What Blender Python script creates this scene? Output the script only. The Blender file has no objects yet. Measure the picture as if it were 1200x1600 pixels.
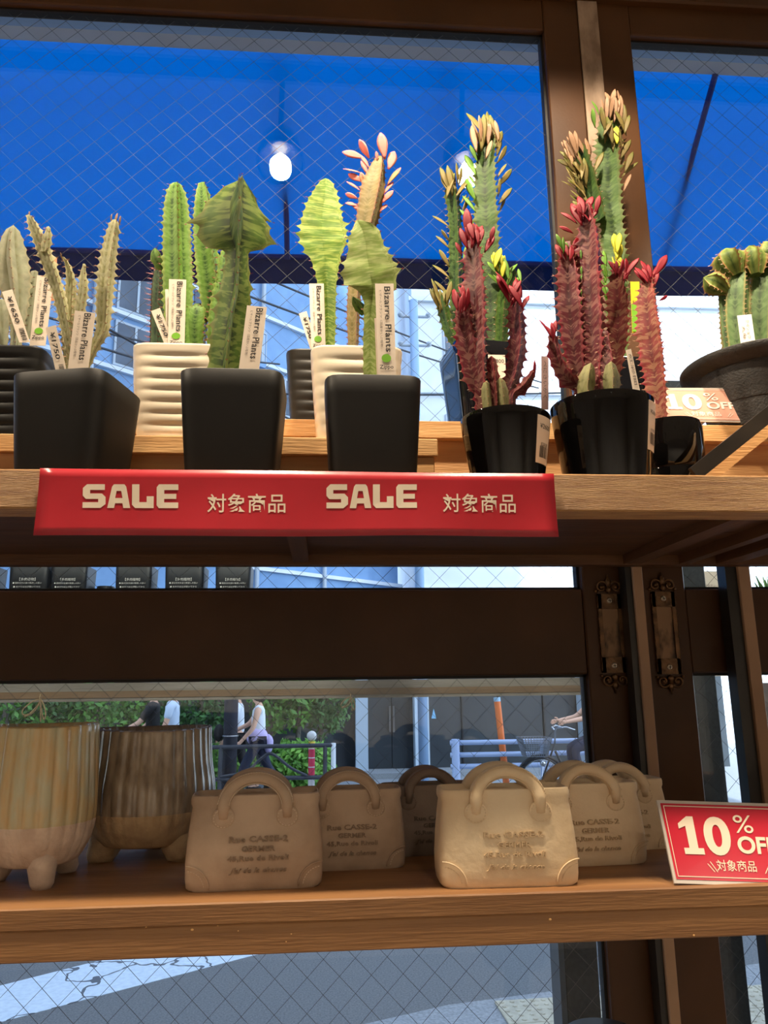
import bpy, bmesh, math, random
from mathutils import Vector, Matrix, Euler
random.seed(7)
sc = bpy.context.scene
COL = sc.collection
R = math.radians
PI = math.pi

# ------------------------------------------------------------------ camera
FPX = 1200.0
YAW, PITCH, ROLL = R(4.45), R(12.72), R(-0.693)
CAM = Vector((0, 0, 1.70))
_f = Vector((math.sin(YAW)*math.cos(PITCH), math.cos(YAW)*math.cos(PITCH), math.sin(PITCH)))
_r = Vector((math.cos(YAW), -math.sin(YAW), 0))
_u = _r.cross(_f)
CR = _r*math.cos(ROLL) + _u*math.sin(ROLL)
CU = -_r*math.sin(ROLL) + _u*math.cos(ROLL)
CF = _f
cd = bpy.data.cameras.new('camera')
cd.sensor_fit = 'HORIZONTAL'; cd.sensor_width = 36.0; cd.lens = 36.0*FPX/1200.0
cd.clip_start = 0.01; cd.clip_end = 500
cam = bpy.data.objects.new('camera', cd); COL.objects.link(cam)
cam.matrix_world = Matrix(((CR.x, CU.x, -CF.x, CAM.x), (CR.y, CU.y, -CF.y, CAM.y), (CR.z, CU.z, -CF.z, CAM.z), (0, 0, 0, 1)))
sc.camera = cam

def ray(px, py):
    return (CF + CR*((px-600)/FPX) + CU*((800-py)/FPX))
def P(px, py, Y):                      # where the line of sight meets the real plane y = Y
    d = ray(px, py); return CAM + d*(Y/d.y)
def PZ(px, py, z):                     # ... a level at height z
    d = ray(px, py); return CAM + d*((z-CAM.z)/d.z)
def mpp(px, py, Y):                    # metres per pixel there
    return (P(px, py, Y)-CAM).dot(CF)/FPX

# ------------------------------------------------------------------ sky, sun, exposure
SUN_EL, SUN_AZ = R(50), R(180)        # sun stands behind the shop
w = bpy.data.worlds.new('world'); sc.world = w; w.use_nodes = True
nt = w.node_tree; bg = nt.nodes['Background']
sky = nt.nodes.new('ShaderNodeTexSky'); sky.sky_type = 'NISHITA'; sky.sun_disc = False
sky.sun_elevation = SUN_EL; sky.sun_rotation = SUN_AZ; sky.air_density = 1.0; sky.dust_density = 1.0
hs = nt.nodes.new('ShaderNodeHueSaturation'); hs.inputs['Saturation'].default_value = .52
nt.links.new(sky.outputs[0], hs.inputs['Color']); nt.links.new(hs.outputs[0], bg.inputs[0]); bg.inputs[1].default_value = 0.74
sl = bpy.data.lights.new('sun', 'SUN'); sl.energy = 6.5; sl.angle = R(0.6); sl.color = (1, .96, .9)
so = bpy.data.objects.new('sun', sl); COL.objects.link(so)
so.rotation_euler = Vector((0.02, -math.cos(SUN_EL), math.sin(SUN_EL))).to_track_quat('Z', 'Y').to_euler()
sc.view_settings.view_transform = 'Standard'; sc.view_settings.look = 'None'
sc.view_settings.gamma = 1.0; sc.view_settings.use_curve_mapping = False
sc.view_settings.exposure = 0.0
sc.cycles.transparent_max_bounces = 16
LAMP = (1.0, .83, .61)
SPOT_W = 66.0
FILL_W = 130.0  # power of the added fill spotlights

# ------------------------------------------------------------------ helpers
def srgb(r, g, b):
    def c(v):
        v /= 255.0
        return v/12.92 if v <= .04045 else ((v+.055)/1.055)**2.4
    return (c(r), c(g), c(b), 1)
MATS = {}
def M(name, c1, c2=None, scale=6, stretch=(1, 1, 1), rough=.5, metal=0, bump=0, bscale=60, coat=0, detail=4, spec=.5, lo=.35, hi=.65, trans=0):
    if name in MATS: return MATS[name]
    m = bpy.data.materials.new(name); m.use_nodes = True; t = m.node_tree; b = t.nodes['Principled BSDF']
    b.inputs['Roughness'].default_value = rough; b.inputs['Metallic'].default_value = metal
    b.inputs['Specular IOR Level'].default_value = spec
    if coat: b.inputs['Coat Weight'].default_value = coat; b.inputs['Coat Roughness'].default_value = .05
    if len(c1) == 3: c1 = srgb(*c1)
    b.inputs['Base Color'].default_value = c1
    tc = t.nodes.new('ShaderNodeTexCoord'); mp = t.nodes.new('ShaderNodeMapping'); mp.inputs['Scale'].default_value = stretch
    t.links.new(tc.outputs['Object'], mp.inputs[0])
    if c2 is not None:
        if len(c2) == 3: c2 = srgb(*c2)
        n = t.nodes.new('ShaderNodeTexNoise'); n.inputs['Scale'].default_value = scale; n.inputs['Detail'].default_value = detail
        t.links.new(mp.outputs[0], n.inputs['Vector'])
        cr = t.nodes.new('ShaderNodeValToRGB'); cr.color_ramp.elements[0].position = lo; cr.color_ramp.elements[1].position = hi
        cr.color_ramp.elements[0].color = c1; cr.color_ramp.elements[1].color = c2
        t.links.new(n.outputs[0], cr.inputs[0]); t.links.new(cr.outputs[0], b.inputs['Base Color'])
    if bump:
        n2 = t.nodes.new('ShaderNodeTexNoise'); n2.inputs['Scale'].default_value = bscale; n2.inputs['Detail'].default_value = 3
        t.links.new(mp.outputs[0], n2.inputs['Vector'])
        bp = t.nodes.new('ShaderNodeBump'); bp.inputs['Strength'].default_value = bump; bp.inputs['Distance'].default_value = .003
        t.links.new(n2.outputs[0], bp.inputs['Height']); t.links.new(bp.outputs[0], b.inputs['Normal'])
    MATS[name] = m; return m

DK = .84
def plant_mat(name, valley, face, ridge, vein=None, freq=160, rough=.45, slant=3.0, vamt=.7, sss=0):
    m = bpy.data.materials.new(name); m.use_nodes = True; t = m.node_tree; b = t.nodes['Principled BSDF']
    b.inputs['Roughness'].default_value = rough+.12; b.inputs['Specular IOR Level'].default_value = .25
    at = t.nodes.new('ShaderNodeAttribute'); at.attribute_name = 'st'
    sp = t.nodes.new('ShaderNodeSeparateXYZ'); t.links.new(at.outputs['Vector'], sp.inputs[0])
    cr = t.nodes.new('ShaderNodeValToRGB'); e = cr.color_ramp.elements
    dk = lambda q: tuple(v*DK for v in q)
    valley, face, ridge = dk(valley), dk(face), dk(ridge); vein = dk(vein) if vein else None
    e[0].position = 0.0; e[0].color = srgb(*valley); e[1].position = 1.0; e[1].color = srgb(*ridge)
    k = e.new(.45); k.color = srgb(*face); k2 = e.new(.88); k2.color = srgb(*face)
    t.links.new(sp.outputs[0], cr.inputs[0])
    tc = t.nodes.new('ShaderNodeTexCoord'); n = t.nodes.new('ShaderNodeTexNoise'); n.inputs['Scale'].default_value = 70; n.inputs['Detail'].default_value = 3
    t.links.new(tc.outputs['Object'], n.inputs['Vector'])
    def mth(op, a, c):
        q = t.nodes.new('ShaderNodeMath'); q.operation = op
        for i, v in enumerate((a, c)):
            if isinstance(v, (int, float)): q.inputs[i].default_value = v
            else: t.links.new(v, q.inputs[i])
        return q.outputs[0]
    out = cr.outputs[0]
    if vein:
        cv = t.nodes.new('ShaderNodeCombineXYZ')
        t.links.new(mth('MULTIPLY', sp.outputs[0], 1.1), cv.inputs[0])
        t.links.new(mth('SUBTRACT', mth('MULTIPLY', sp.outputs[1], freq*2.4), mth('MULTIPLY', sp.outputs[0], slant*.45)), cv.inputs[1])
        t.links.new(sp.outputs[2], cv.inputs[2])
        n3 = t.nodes.new('ShaderNodeTexNoise'); n3.inputs['Scale'].default_value = 1.0; n3.inputs['Detail'].default_value = 2.0; n3.inputs['Distortion'].default_value = .35
        t.links.new(cv.outputs[0], n3.inputs['Vector'])
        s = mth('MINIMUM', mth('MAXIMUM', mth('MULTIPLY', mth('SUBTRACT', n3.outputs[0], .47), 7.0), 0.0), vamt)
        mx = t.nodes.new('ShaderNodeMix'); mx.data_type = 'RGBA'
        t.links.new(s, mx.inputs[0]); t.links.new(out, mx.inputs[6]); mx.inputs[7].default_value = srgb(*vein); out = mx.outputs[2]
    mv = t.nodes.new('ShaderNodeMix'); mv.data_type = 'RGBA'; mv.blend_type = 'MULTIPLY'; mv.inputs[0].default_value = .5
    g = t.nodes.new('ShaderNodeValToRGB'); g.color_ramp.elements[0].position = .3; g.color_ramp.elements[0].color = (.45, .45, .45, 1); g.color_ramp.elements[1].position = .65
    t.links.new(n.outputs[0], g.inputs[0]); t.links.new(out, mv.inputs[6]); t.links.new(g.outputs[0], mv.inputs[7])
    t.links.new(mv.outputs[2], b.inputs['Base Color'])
    return m

ORG = {}
def org(o): return ORG.get(o.name, Vector((0, 0, 0))) if o else Vector((0, 0, 0))
def tag(o, label=None, cat=None, group=None, kind=None):
    if label: o['label'] = label
    if cat: o['category'] = cat
    if group: o['group'] = group
    if kind: o['kind'] = kind
    return o
def empty(name, loc=(0, 0, 0), label=None, cat=None, group=None, rz=0):
    o = bpy.data.objects.new(name, None); COL.objects.link(o); o.location = loc; o.rotation_euler = (0, 0, rz)
    o.empty_display_size = .02
    ORG[o.name] = Vector(loc); return tag(o, label, cat, group)
def link(name, me, mat, parent=None, loc=(0, 0, 0)):
    o = bpy.data.objects.new(name, me); COL.objects.link(o)
    if mat is not None and not me.materials: me.materials.append(mat)
    o.parent = parent; o.location = loc
    ORG[o.name] = org(parent)+Vector(loc)
    return o
def mk(name, V, F, mat, parent=None, world=True, smooth=False, attr=None, mats=None, fm=None):
    O = org(parent) if world else Vector((0, 0, 0))
    me = bpy.data.meshes.new(name)
    me.from_pydata([tuple(Vector(v)-O) for v in V], [], F)
    if mats:
        for q in mats: me.materials.append(q)
        me.polygons.foreach_set('material_index', fm)
    if smooth: me.polygons.foreach_set('use_smooth', [True]*len(me.polygons))
    if attr:
        a = me.attributes.new('st', 'FLOAT_VECTOR', 'POINT'); flat = [c for v in attr for c in v]; a.data.foreach_set('vector', flat)
    me.update()
    return link(name, me, mat, parent)

class MB:
    def __init__(s): s.V = []; s.F = []
    def add(s, V, F):
        n = len(s.V); s.V += [Vector(v) for v in V]; s.F += [tuple(i+n for i in f) for f in F]; return s
    def box(s, a, b, bev=0, rot=None, piv=None):
        a = Vector(a); b = Vector(b)
        lo = Vector((min(a.x, b.x), min(a.y, b.y), min(a.z, b.z))); hi = Vector((max(a.x, b.x), max(a.y, b.y), max(a.z, b.z)))
        if bev <= 0:
            V = [Vector((x, y, z)) for z in (lo.z, hi.z) for y in (lo.y, hi.y) for x in (lo.x, hi.x)]
            F = [(0, 2, 3, 1), (4, 5, 7, 6), (0, 1, 5, 4), (2, 6, 7, 3), (0, 4, 6, 2), (1, 3, 7, 5)]
        else:
            bm = bmesh.new(); bmesh.ops.create_cube(bm, size=1)
            for v in bm.verts: v.co = Vector((lo.x+(v.co.x+.5)*(hi.x-lo.x), lo.y+(v.co.y+.5)*(hi.y-lo.y), lo.z+(v.co.z+.5)*(hi.z-lo.z)))
            bmesh.ops.bevel(bm, geom=bm.edges[:], offset=bev, segments=1, affect='EDGES', profile=.5)
            bm.verts.index_update(); V = [v.co.copy() for v in bm.verts]; F = [tuple(v.index for v in f.verts) for f in bm.faces]; bm.free()
        if rot is not None:
            piv = Vector(piv) if piv is not None else (lo+hi)/2
            V = [piv+rot @ (v-piv) for v in V]
        return s.add(V, F)
    def tube(s, pts, r, n=8, caps=True):
        pts = [Vector(p) for p in pts]; rr = r if isinstance(r, (list, tuple)) else [r]*len(pts)
        V = []; F = []; ref = None
        for i, p in enumerate(pts):
            T = (pts[min(i+1, len(pts)-1)]-pts[max(i-1, 0)]).normalized()
            if ref is None: ref = T.orthogonal().normalized()
            ref = (ref-T*ref.dot(T)).normalized(); bt = T.cross(ref)
            for k in range(n):
                a = 2*PI*k/n; V.append(p+(ref*math.cos(a)+bt*math.sin(a))*rr[i])
        for i in range(len(pts)-1):
            for k in range(n):
                F.append((i*n+k, i*n+(k+1) % n, (i+1)*n+(k+1) % n, (i+1)*n+k))
        if caps: F.append(tuple(range(n-1, -1, -1))); F.append(tuple((len(pts)-1)*n+k for k in range(n)))
        return s.add(V, F)
    def lathe(s, prof, c=(0, 0, 0), n=32, fn=None):
        c = Vector(c); V = []; F = []
        for (r, z) in prof:
            for k in range(n):
                a = 2*PI*k/n; q = r if fn is None else fn(r, z, a)
                V.append(c+Vector((q*math.cos(a), q*math.sin(a), z)))
        for i in range(len(prof)-1):
            for k in range(n):
                F.append((i*n+k, i*n+(k+1) % n, (i+1)*n+(k+1) % n, (i+1)*n+k))
        F.append(tuple(range(n-1, -1, -1))); F.append(tuple((len(prof)-1)*n+k for k in range(n)))
        return s.add(V, F)
    def ball(s, c, r, n=8, sc3=(1, 1, 1)):
        c = Vector(c); V = []; F = []
        for i in range(1, n//2):
            ph = PI*i/(n//2)
            for k in range(n):
                a = 2*PI*k/n; V.append(c+Vector((r*sc3[0]*math.sin(ph)*math.cos(a), r*sc3[1]*math.sin(ph)*math.sin(a), r*sc3[2]*math.cos(ph))))
        m = n//2-1; t = len(V); V += [c+Vector((0, 0, r*sc3[2])), c-Vector((0, 0, r*sc3[2]))]
        for i in range(m-1):
            for k in range(n): F.append((i*n+k, (i+1)*n+k, (i+1)*n+(k+1) % n, i*n+(k+1) % n))
        for k in range(n): F.append((t, k, (k+1) % n)); F.append((t+1, (m-1)*n+(k+1) % n, (m-1)*n+k))
        return s.add(V, F)
    def torus(s, c, R1, r, ax=Vector((0, 1, 0)), n=28, m=6):
        ax = Vector(ax).normalized(); e1 = ax.orthogonal().normalized(); e2 = ax.cross(e1); c = Vector(c); V = []; F = []
        for i in range(n):
            a = 2*PI*i/n; d = e1*math.cos(a)+e2*math.sin(a)
            for k in range(m):
                b = 2*PI*k/m; V.append(c+d*(R1+r*math.cos(b))+ax*(r*math.sin(b)))
        for i in range(n):
            for k in range(m): F.append((i*m+k, ((i+1) % n)*m+k, ((i+1) % n)*m+(k+1) % m, i*m+(k+1) % m))
        return s.add(V, F)
    def quad(s, a, b, c, d, th=0.0):
        a, b, c, d = map(Vector, (a, b, c, d))
        if not th: return s.add([a, b, c, d], [(0, 1, 2, 3)])
        n = (b-a).cross(d-a).normalized()*th
        return s.add([a, b, c, d, a-n, b-n, c-n, d-n], [(0, 1, 2, 3), (7, 6, 5, 4), (0, 4, 5, 1), (1, 5, 6, 2), (2, 6, 7, 3), (3, 7, 4, 0)])
    def build(s, name, mat, parent=None, world=True, smooth=False, **k):
        return mk(name, s.V, s.F, mat, parent, world, smooth, **k)
def bx(name, a, b, mat, parent=None, bev=0, world=True, **k):
    return MB().box(a, b, bev, **k).build(name, mat, parent, world)
def autosmooth(o, ang=35):
    me = o.data
    me.polygons.foreach_set('use_smooth', [True]*len(me.polygons))
    try: me.set_sharp_from_angle(angle=R(ang))
    except Exception: pass
    return o
def copy_tree(o, parent=None):
    c = o.copy(); COL.objects.link(c); c.parent = parent
    for ch in list(o.children): copy_tree(ch, c)
    return c

# lettering -> mesh
_tc = {}
def text_data(body, offset=0, extrude=0, shear=0, space=1.0, res=2):
    key = (body, offset, extrude, shear, space, res)
    if key in _tc: return _tc[key]
    cu = bpy.data.curves.new('t', 'FONT'); cu.body = body; cu.size = 1; cu.offset = offset; cu.extrude = extrude; cu.shear = shear
    cu.space_character = space; cu.resolution_u = res; cu.align_x = 'LEFT'
    ob = bpy.data.objects.new('t', cu); COL.objects.link(ob)
    dg = bpy.context.evaluated_depsgraph_get(); dg.update()
    me = bpy.data.meshes.new_from_object(ob.evaluated_get(dg))
    V = [v.co.copy() for v in me.vertices]; F = [tuple(p.vertices) for p in me.polygons]
    bpy.data.objects.remove(ob); bpy.data.curves.remove(cu); bpy.data.meshes.remove(me)
    _tc[key] = (V, F); return V, F
def text_on(name, body, O, right, up, width=None, height=None, mat=None, parent=None, world=True, fn=None, depth=0, **k):
    """lettering centred on O, spanning `width` along right (and `height` along up)"""
    V, F = text_data(body, **k)
    if not V: return None
    x0 = min(v.x for v in V); x1 = max(v.x for v in V); y0 = min(v.y for v in V); y1 = max(v.y for v in V)
    z0 = min(v.z for v in V); z1 = max(v.z for v in V)
    sx = width/(x1-x0) if width else height/(y1-y0)
    sy = height/(y1-y0) if height else sx
    right = Vector(right).normalized(); up = Vector(up).normalized(); n = right.cross(up); O = Vector(O)
    W = []
    for v in V:
        x = (v.x-(x0+x1)/2)*sx; y = (v.y-(y0+y1)/2)*sy; z = (v.z-z0)/(z1-z0)*depth if z1 > z0 else 0
        W.append(fn(x, y) if fn else O+right*x+up*y+n*z)
    return mk(name, W, F, mat, parent, world)
X, Y_, Z = Vector((1, 0, 0)), Vector((0, 1, 0)), Vector((0, 0, 1))

# ------------------------------------------------------------------ materials
def wood(name, c1, c2, st=(1.2, 14, 14), rough=.55, bump=.25, scale=4):
    return M(name, c1, c2, scale=scale, stretch=st, rough=rough, bump=bump, bscale=28, detail=6, lo=.3, hi=.7)
WX = wood('pine_along', (208, 160, 106), (182, 128, 78))
WL = wood('cedar_along', (160, 114, 70), (132, 90, 54), st=(1.0, 12, 16))
WE = wood('rough_sawn_edge', (208, 160, 102), (160, 108, 60), st=(3, 30, 60), bump=.8, scale=5)
WY = wood('pine_across', (190, 130, 74), (160, 100, 54), st=(14, 1.2, 14))
WD = wood('shaded_underboard', (112, 72, 40), (90, 56, 30))  # pine darkened: the shade under the upper shelf is put into its colour
WDY = wood('shaded_batten', (120, 78, 44), (96, 60, 34), st=(14, 1.2, 14))  # battens likewise, under-shelf shade painted into the wood tone
WP = wood('pale_pine', (222, 176, 118), (200, 146, 88))
BRONZE = M('bronze_aluminium', (86, 54, 28), (70, 43, 21), scale=5, spec=.3, rough=.42, metal=.0, bump=.05, bscale=200)
BRONZE_D = M('dark_gasket', (22, 18, 16), rough=.6)
POSTM = M('tan_post', (184, 146, 114), (166, 130, 100), scale=8, rough=.5)
TAPE = M('weathered_tape', (176, 150, 128), (128, 104, 84), scale=40, stretch=(1, 1, .4), rough=.7, bump=.3)
STEEL = M('steel', (150, 150, 150), rough=.3, metal=1)
BLKSTEEL = M('black_steel', (48, 42, 36), (30, 27, 24), scale=20, rough=.35)
WIRE = M('glass_wire', (84, 81, 78), rough=.5, metal=.4)
PAPER = M('tag_card', (238, 222, 204), rough=.55)
PAPERW = M('white_card', (244, 240, 232), rough=.5)
INK = M('black_ink', (26, 22, 22), rough=.6)
INKG = M('grey_ink', (110, 98, 92), rough=.6)
REDP = M('red_print', (192, 46, 58), (178, 38, 50), scale=9, rough=.28, bump=.12, bscale=25)
REDS = M('red_card', (196, 30, 52), rough=.22)
LETTER = M('cream_print', (238, 222, 200), rough=.4)
BLACKP = M('black_pot_matte', (19, 17, 16), (14, 13, 12), scale=12, rough=.5, bump=.06, bscale=40, spec=.3)
GREYP = M('charcoal_pot', (50, 47, 44), (42, 39, 37), scale=12, rough=.42)
WHITEP = M('cream_pot', (246, 234, 212), (238, 222, 196), scale=10, rough=.35)
GLOSS = M('glossy_black_glaze', (9, 8, 8), rough=.05, spec=.4)
GLOSSB = M('glossy_navy_glaze', (16, 18, 24), rough=.05, coat=.6)
BOWLM = M('black_textured_plastic', (50, 47, 45), (38, 36, 35), scale=120, rough=.6, bump=.35, bscale=350)
SOIL = M('potting_soil', (60, 44, 32), (96, 74, 52), scale=160, rough=.95, bump=1, bscale=220)
SPINE = M('pale_spine', (196, 150, 120), rough=.5)
SPINER = M('red_spine', (150, 54, 52), rough=.5)
PLAST = M('clear_laminate', (200, 190, 180), rough=.2)
GREENINK = M('green_print', (120, 184, 40), rough=.5)
PINKINK = M('pink_print', (226, 170, 170), rough=.5)

def glass_mat(name, tint=(.90, .955, 1.0), ior=1.5, rough=0.0):
    m = bpy.data.materials.new(name); m.use_nodes = True; t = m.node_tree; t.nodes.clear()
    out = t.nodes.new('ShaderNodeOutputMaterial'); mx = t.nodes.new('ShaderNodeMixShader'); fr = t.nodes.new('ShaderNodeFresnel')
    ge = t.nodes.new('ShaderNodeNewGeometry'); mi = t.nodes.new('ShaderNodeMix'); mi.inputs[2].default_value = ior; mi.inputs[3].default_value = 1/ior
    t.links.new(ge.outputs['Backfacing'], mi.inputs[0]); t.links.new(mi.outputs[0], fr.inputs[0])
    tr = t.nodes.new('ShaderNodeBsdfTransparent'); tr.inputs[0].default_value = (*tint, 1)
    gl = t.nodes.new('ShaderNodeBsdfGlossy'); gl.inputs['Roughness'].default_value = rough
    t.links.new(fr.outputs[0], mx.inputs[0]); t.links.new(tr.outputs[0], mx.inputs[1]); t.links.new(gl.outputs[0], mx.inputs[2])
    t.links.new(mx.outputs[0], out.inputs[0]); return m
GLASS = glass_mat('window_glass')
CLEAR = glass_mat('clear_glass', (.97, .97, .97), rough=.03)
def emit_mat(name, col, s):
    m = bpy.data.materials.new(name); m.use_nodes = True; t = m.node_tree; t.nodes.clear()
    o = t.nodes.new('ShaderNodeOutputMaterial'); e = t.nodes.new('ShaderNodeEmission'); e.inputs[0].default_value = (*col, 1); e.inputs[1].default_value = s
    t.links.new(e.outputs[0], o.inputs[0]); return m

# ------------------------------------------------------------------ key planes
YF = .700                                        # front edge of the shelves
YB = 1.060                                       # back edge
YW = 1.100                                       # room-side face of the sliding doors
YG = 1.118                                       # glass
zU = P(600, 737.5, YF).z; zUb = P(600, 797, YF).z          # upper shelf board
zL = P(600, 1402, YF).z; zLb = P(600, 1485, YF).z           # lower shelf
zBench = P(300, 681, .85).z
zBack = P(900, 662, .965).z

# ------------------------------------------------------------------ room shell
XL, XR, YR = -2.6, 3.0, -3.2
zH = P(700, 37, YW).z                            # bottom of the door head
CEIL = 3.25
def struct(o, label=None): o['kind'] = 'structure'; 
WALLM = M('warm_plaster', (224, 216, 204), (212, 202, 188), scale=3, rough=.8)
FLM = M('shop_floor', (150, 142, 132), (132, 124, 114), scale=4, rough=.6)
def S_(o): o['kind'] = 'structure'; return o
S_(bx('floor', (XL, YR, -.1), (XR, 1.16, 0), FLM))
S_(bx('ceiling', (XL, YR, CEIL), (XR, 1.16, CEIL+.15), WALLM))
S_(bx('wall_left', (XL-.1, YR, 0), (XL, 1.16, CEIL), WALLM))
S_(bx('wall_right', (XR, YR, 0), (XR+.1, 1.16, CEIL), WALLM))
S_(bx('wall_rear', (XL, YR-.1, 0), (XR, YR, CEIL), WALLM))
S_(bx('wall_front', (XL, YW-.01, zH+.16), (XR, 1.16, CEIL), WALLM))

# ------------------------------------------------------------------ sliding doors of wired glass
def xat(px, py, Y): return P(px, py, Y).x
sL0, sL1 = xat(911, 922, YW), xat(982, 1000, YW)            # right stile of the left door
sR0, sR1 = xat(1008, 1000, YW), xat(1084, 1055, YW)          # left stile of the right door
zr1, zr0 = P(500, 921, YW).z, P(500, 1058, YW).z             # mid rail
xD0 = -1.75
xE1 = 1.55; xE0 = xE1-.075                    # stile at the far side of the right door, behind the second post
def wires(name, x0, x1, z0, z1, parent):
    mb = MB(); s = .0298; r = .00033; w_ = x1-x0; h = z1-z0
    for sg in (1, -1):
        # lines x*sg - z = c
        cs = [((x if sg > 0 else -x)-z) for x in (x0, x1) for z in (z0, z1)]
        c = math.ceil(min(cs)/(s*math.sqrt(2)))*s*math.sqrt(2)
        while c < max(cs):
            pts = []
            for x in (x0, x1):
                z = sg*x-c
                if z0 <= z <= z1: pts.append((x, z))
            for z in (z0, z1):
                x = sg*(z+c)
                if x0 < x < x1: pts.append((x, z))
            if len(pts) >= 2:
                a, b = pts[0], pts[1]
                if abs(a[0]-b[0]) > .004: mb.tube([(a[0], YG+.003, a[1]), (b[0], YG+.003, b[1])], r, n=4, caps=False)
            c += s*math.sqrt(2)
    o = mb.build(name, WIRE, parent, smooth=True); o['kind'] = 'stuff'; return o
def door(n, x0, x1, s0, s1, zt=zH, yo=0.0, label=''):
    d = empty('door_%d' % n, (x0, YW, 0)); d['kind'] = 'structure'; d['label'] = label
    y0, y1 = YW+yo, YW+.036
    bx('stile', (x0, y0, 0), (x0+s0, y1, zt+.1), BRONZE, d, .002)
    bx('stile', (x1-s1, y0, 0), (x1, y1, zt+.1), BRONZE, d, .002)
    bx('top_rail', (x0+s0, y0+.002, zt), (x1-s1, y1, zt+.1), BRONZE, d, .002)
    bx('mid_rail', (x0+s0, y0+.003, zr0), (x1-s1, y1, zr1), BRONZE, d, .002)
    bx('bottom_rail', (x0+s0, y0+.003, 0), (x1-s1, y1, .14), BRONZE, d, .002)
    for (a, b) in ((zr1, zt), (.14, zr0)):
        g = bx('pane', (x0+s0, YG, a), (x1-s1, YG+.006, b), GLASS, d)
        wires('wire_mesh', x0+s0, x1-s1, a, b, g)
        gk = MB(); t = .004
        for q in ((x0+s0, x0+s0+t, a, b), (x1-s1-t, x1-s1, a, b), (x0+s0, x1-s1, a, a+t), (x0+s0, x1-s1, b-t, b)):
            gk.box((q[0], YG-.004, q[2]), (q[1], YG+.012, q[3]))
        gk.build('gasket', BRONZE_D, d)
    return d
door(1, xD0, sL1, .06, sL1-sL0, label='left bronze sliding door of wired glass')
door(2, sR0, xE1, sR1-sR0, xE1-xE0, label='right bronze sliding door of wired glass')
door(3, xE1+.012, xE1+1.2, .06, .06, label='far right bronze sliding door of wired glass')
S_(bx('trim_1', (XL, YW-.012, zH+.06), (XR, YW+.07, zH+.17), BRONZE, None, .003))
S_(bx('trim_2', (sL1-.002, YW+.022, 0), (sR0+.002, YW+.05, zH+.06), BRONZE_D))
S_(bx('trim_3', (xE1-.002, YW+.022, 0), (xE1+.014, YW+.05, zH+.06), BRONZE_D))
S_(bx('trim_4', (XL, YG+.03, P(300, 31, YG+.03).z-.012), (XR, YG+.05, zH+.05), M('outer_head_trim', (150, 180, 215), rough=.5)))
# strip of old tape where the doors meet
ta, tb = xat(903, 30, YW), xat(933, 30, YW)
S_(MB().box((ta, YW-.004, zU+.1), (tb, YW-.0005, zH+.1)).build('trim_5', TAPE))
# walls beside the doors
S_(bx('wall_front_left', (XL, YW, 0), (xD0, 1.16, zH+.16), WALLM))
S_(bx('wall_front_right', (xE1+1.2, YW, 0), (XR, 1.16, zH+.16), WALLM))

# ornate recessed pulls
PULL = M('antique_bronze', (126, 92, 60), (84, 60, 38), scale=70, rough=.35, metal=.55, bump=.3, bscale=150)
PULLD = M('worn_recess', (150, 116, 84), (60, 42, 28), scale=26, stretch=(1, 1, .5), rough=.55, metal=.2, lo=.48, hi=.56)
def pull(pa, pb, label):
    top = P(pa[0], pa[1], YW); bot = P(pb[0], pb[1], YW); cx = (top.x+bot.x)/2
    e = empty('door_pull', (cx, YW, bot.z), label, 'door pull', 'recessed pulls on the sliding doors')
    h = top.z-bot.z; w2 = .0175; y = YW-.0005; z0, z1 = bot.z+.024, top.z-.024
    fr = MB(); t = .0055
    fr.box((cx-w2, y-.004, z0), (cx-w2+t, y, z1)); fr.box((cx+w2-t, y-.004, z0), (cx+w2, y, z1))
    fr.box((cx-w2, y-.004, z0), (cx+w2, y, z0+.022)); fr.box((cx-w2, y-.004, z1-.022), (cx+w2, y, z1))
    fr.build('plate', PULL, e)
    bx('recess', (cx-w2+t, y-.0012, z0+.022), (cx+w2-t, y-.0004, z1-.022), PULLD, e)
    b = MB()
    for k in range(46):
        zz = z0+.004+(z1-z0-.008)*k/45
        b.ball((cx-w2, y-.003, zz), .0014, 6); b.ball((cx+w2, y-.003, zz), .0014, 6)
    o = b.build('beading', PULL, e, smooth=True); o['kind'] = 'stuff'
    for zc, s in ((z1, 1), (z0, -1)):
        c = MB()
        for q in (-1, 1):
            pts = []
            for i in range(22):
                a = i/21*2.6*PI; r_ = .0095*(1-i/26)
                pts.append((cx+q*(.0105+math.cos(a)*r_*-1), y-.004, zc+s*(.010+math.sin(a)*r_)))
            c.tube(pts, .0016, 6)
            c.ball((cx+q*.0105, y-.004, zc+s*.010), .003, 8)
            c.ball((cx+q*.019, y-.003, zc+s*.004), .0026, 8)
        c.ball((cx, y-.004, zc+s*.017), .0065, 8, (.7, .5, 1)); c.ball((cx, y-.004, zc+s*.006), .005, 8)
        c.tube([(cx, y-.003, zc+s*.018), (cx, y-.003, zc+s*.029)], [.003, .0008], 6)
        c.build('ornament', PULL, e, smooth=True)
        sc_ = MB().lathe([(.0042, 0), (.0042, .0012), (.003, .002), (.0005, .002)], n=16)
        sc_.V = [Vector((cx+v.x, y-.004-v.z, zc-s*.010+v.y)) for v in sc_.V]
        so_ = sc_.build('screw', M('screw_steel', (190, 176, 160), rough=.35, metal=.8), e)
        cr_ = MB().box((cx-.0024, y-.0064, zc-s*.010-.0005), (cx+.0024, y-.006, zc-s*.010+.0005)).box((cx-.0005, y-.0064, zc-s*.010-.0024), (cx+.0005, y-.006, zc-s*.010+.0024))
        cr_.build('slot', INK, so_)
pull((948, 903), (961, 1078), 'ornate bronze door pull on the left sliding door')
pull((1033, 900), (1046, 1080), 'ornate bronze door pull with worn recess on the right sliding door')

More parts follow.
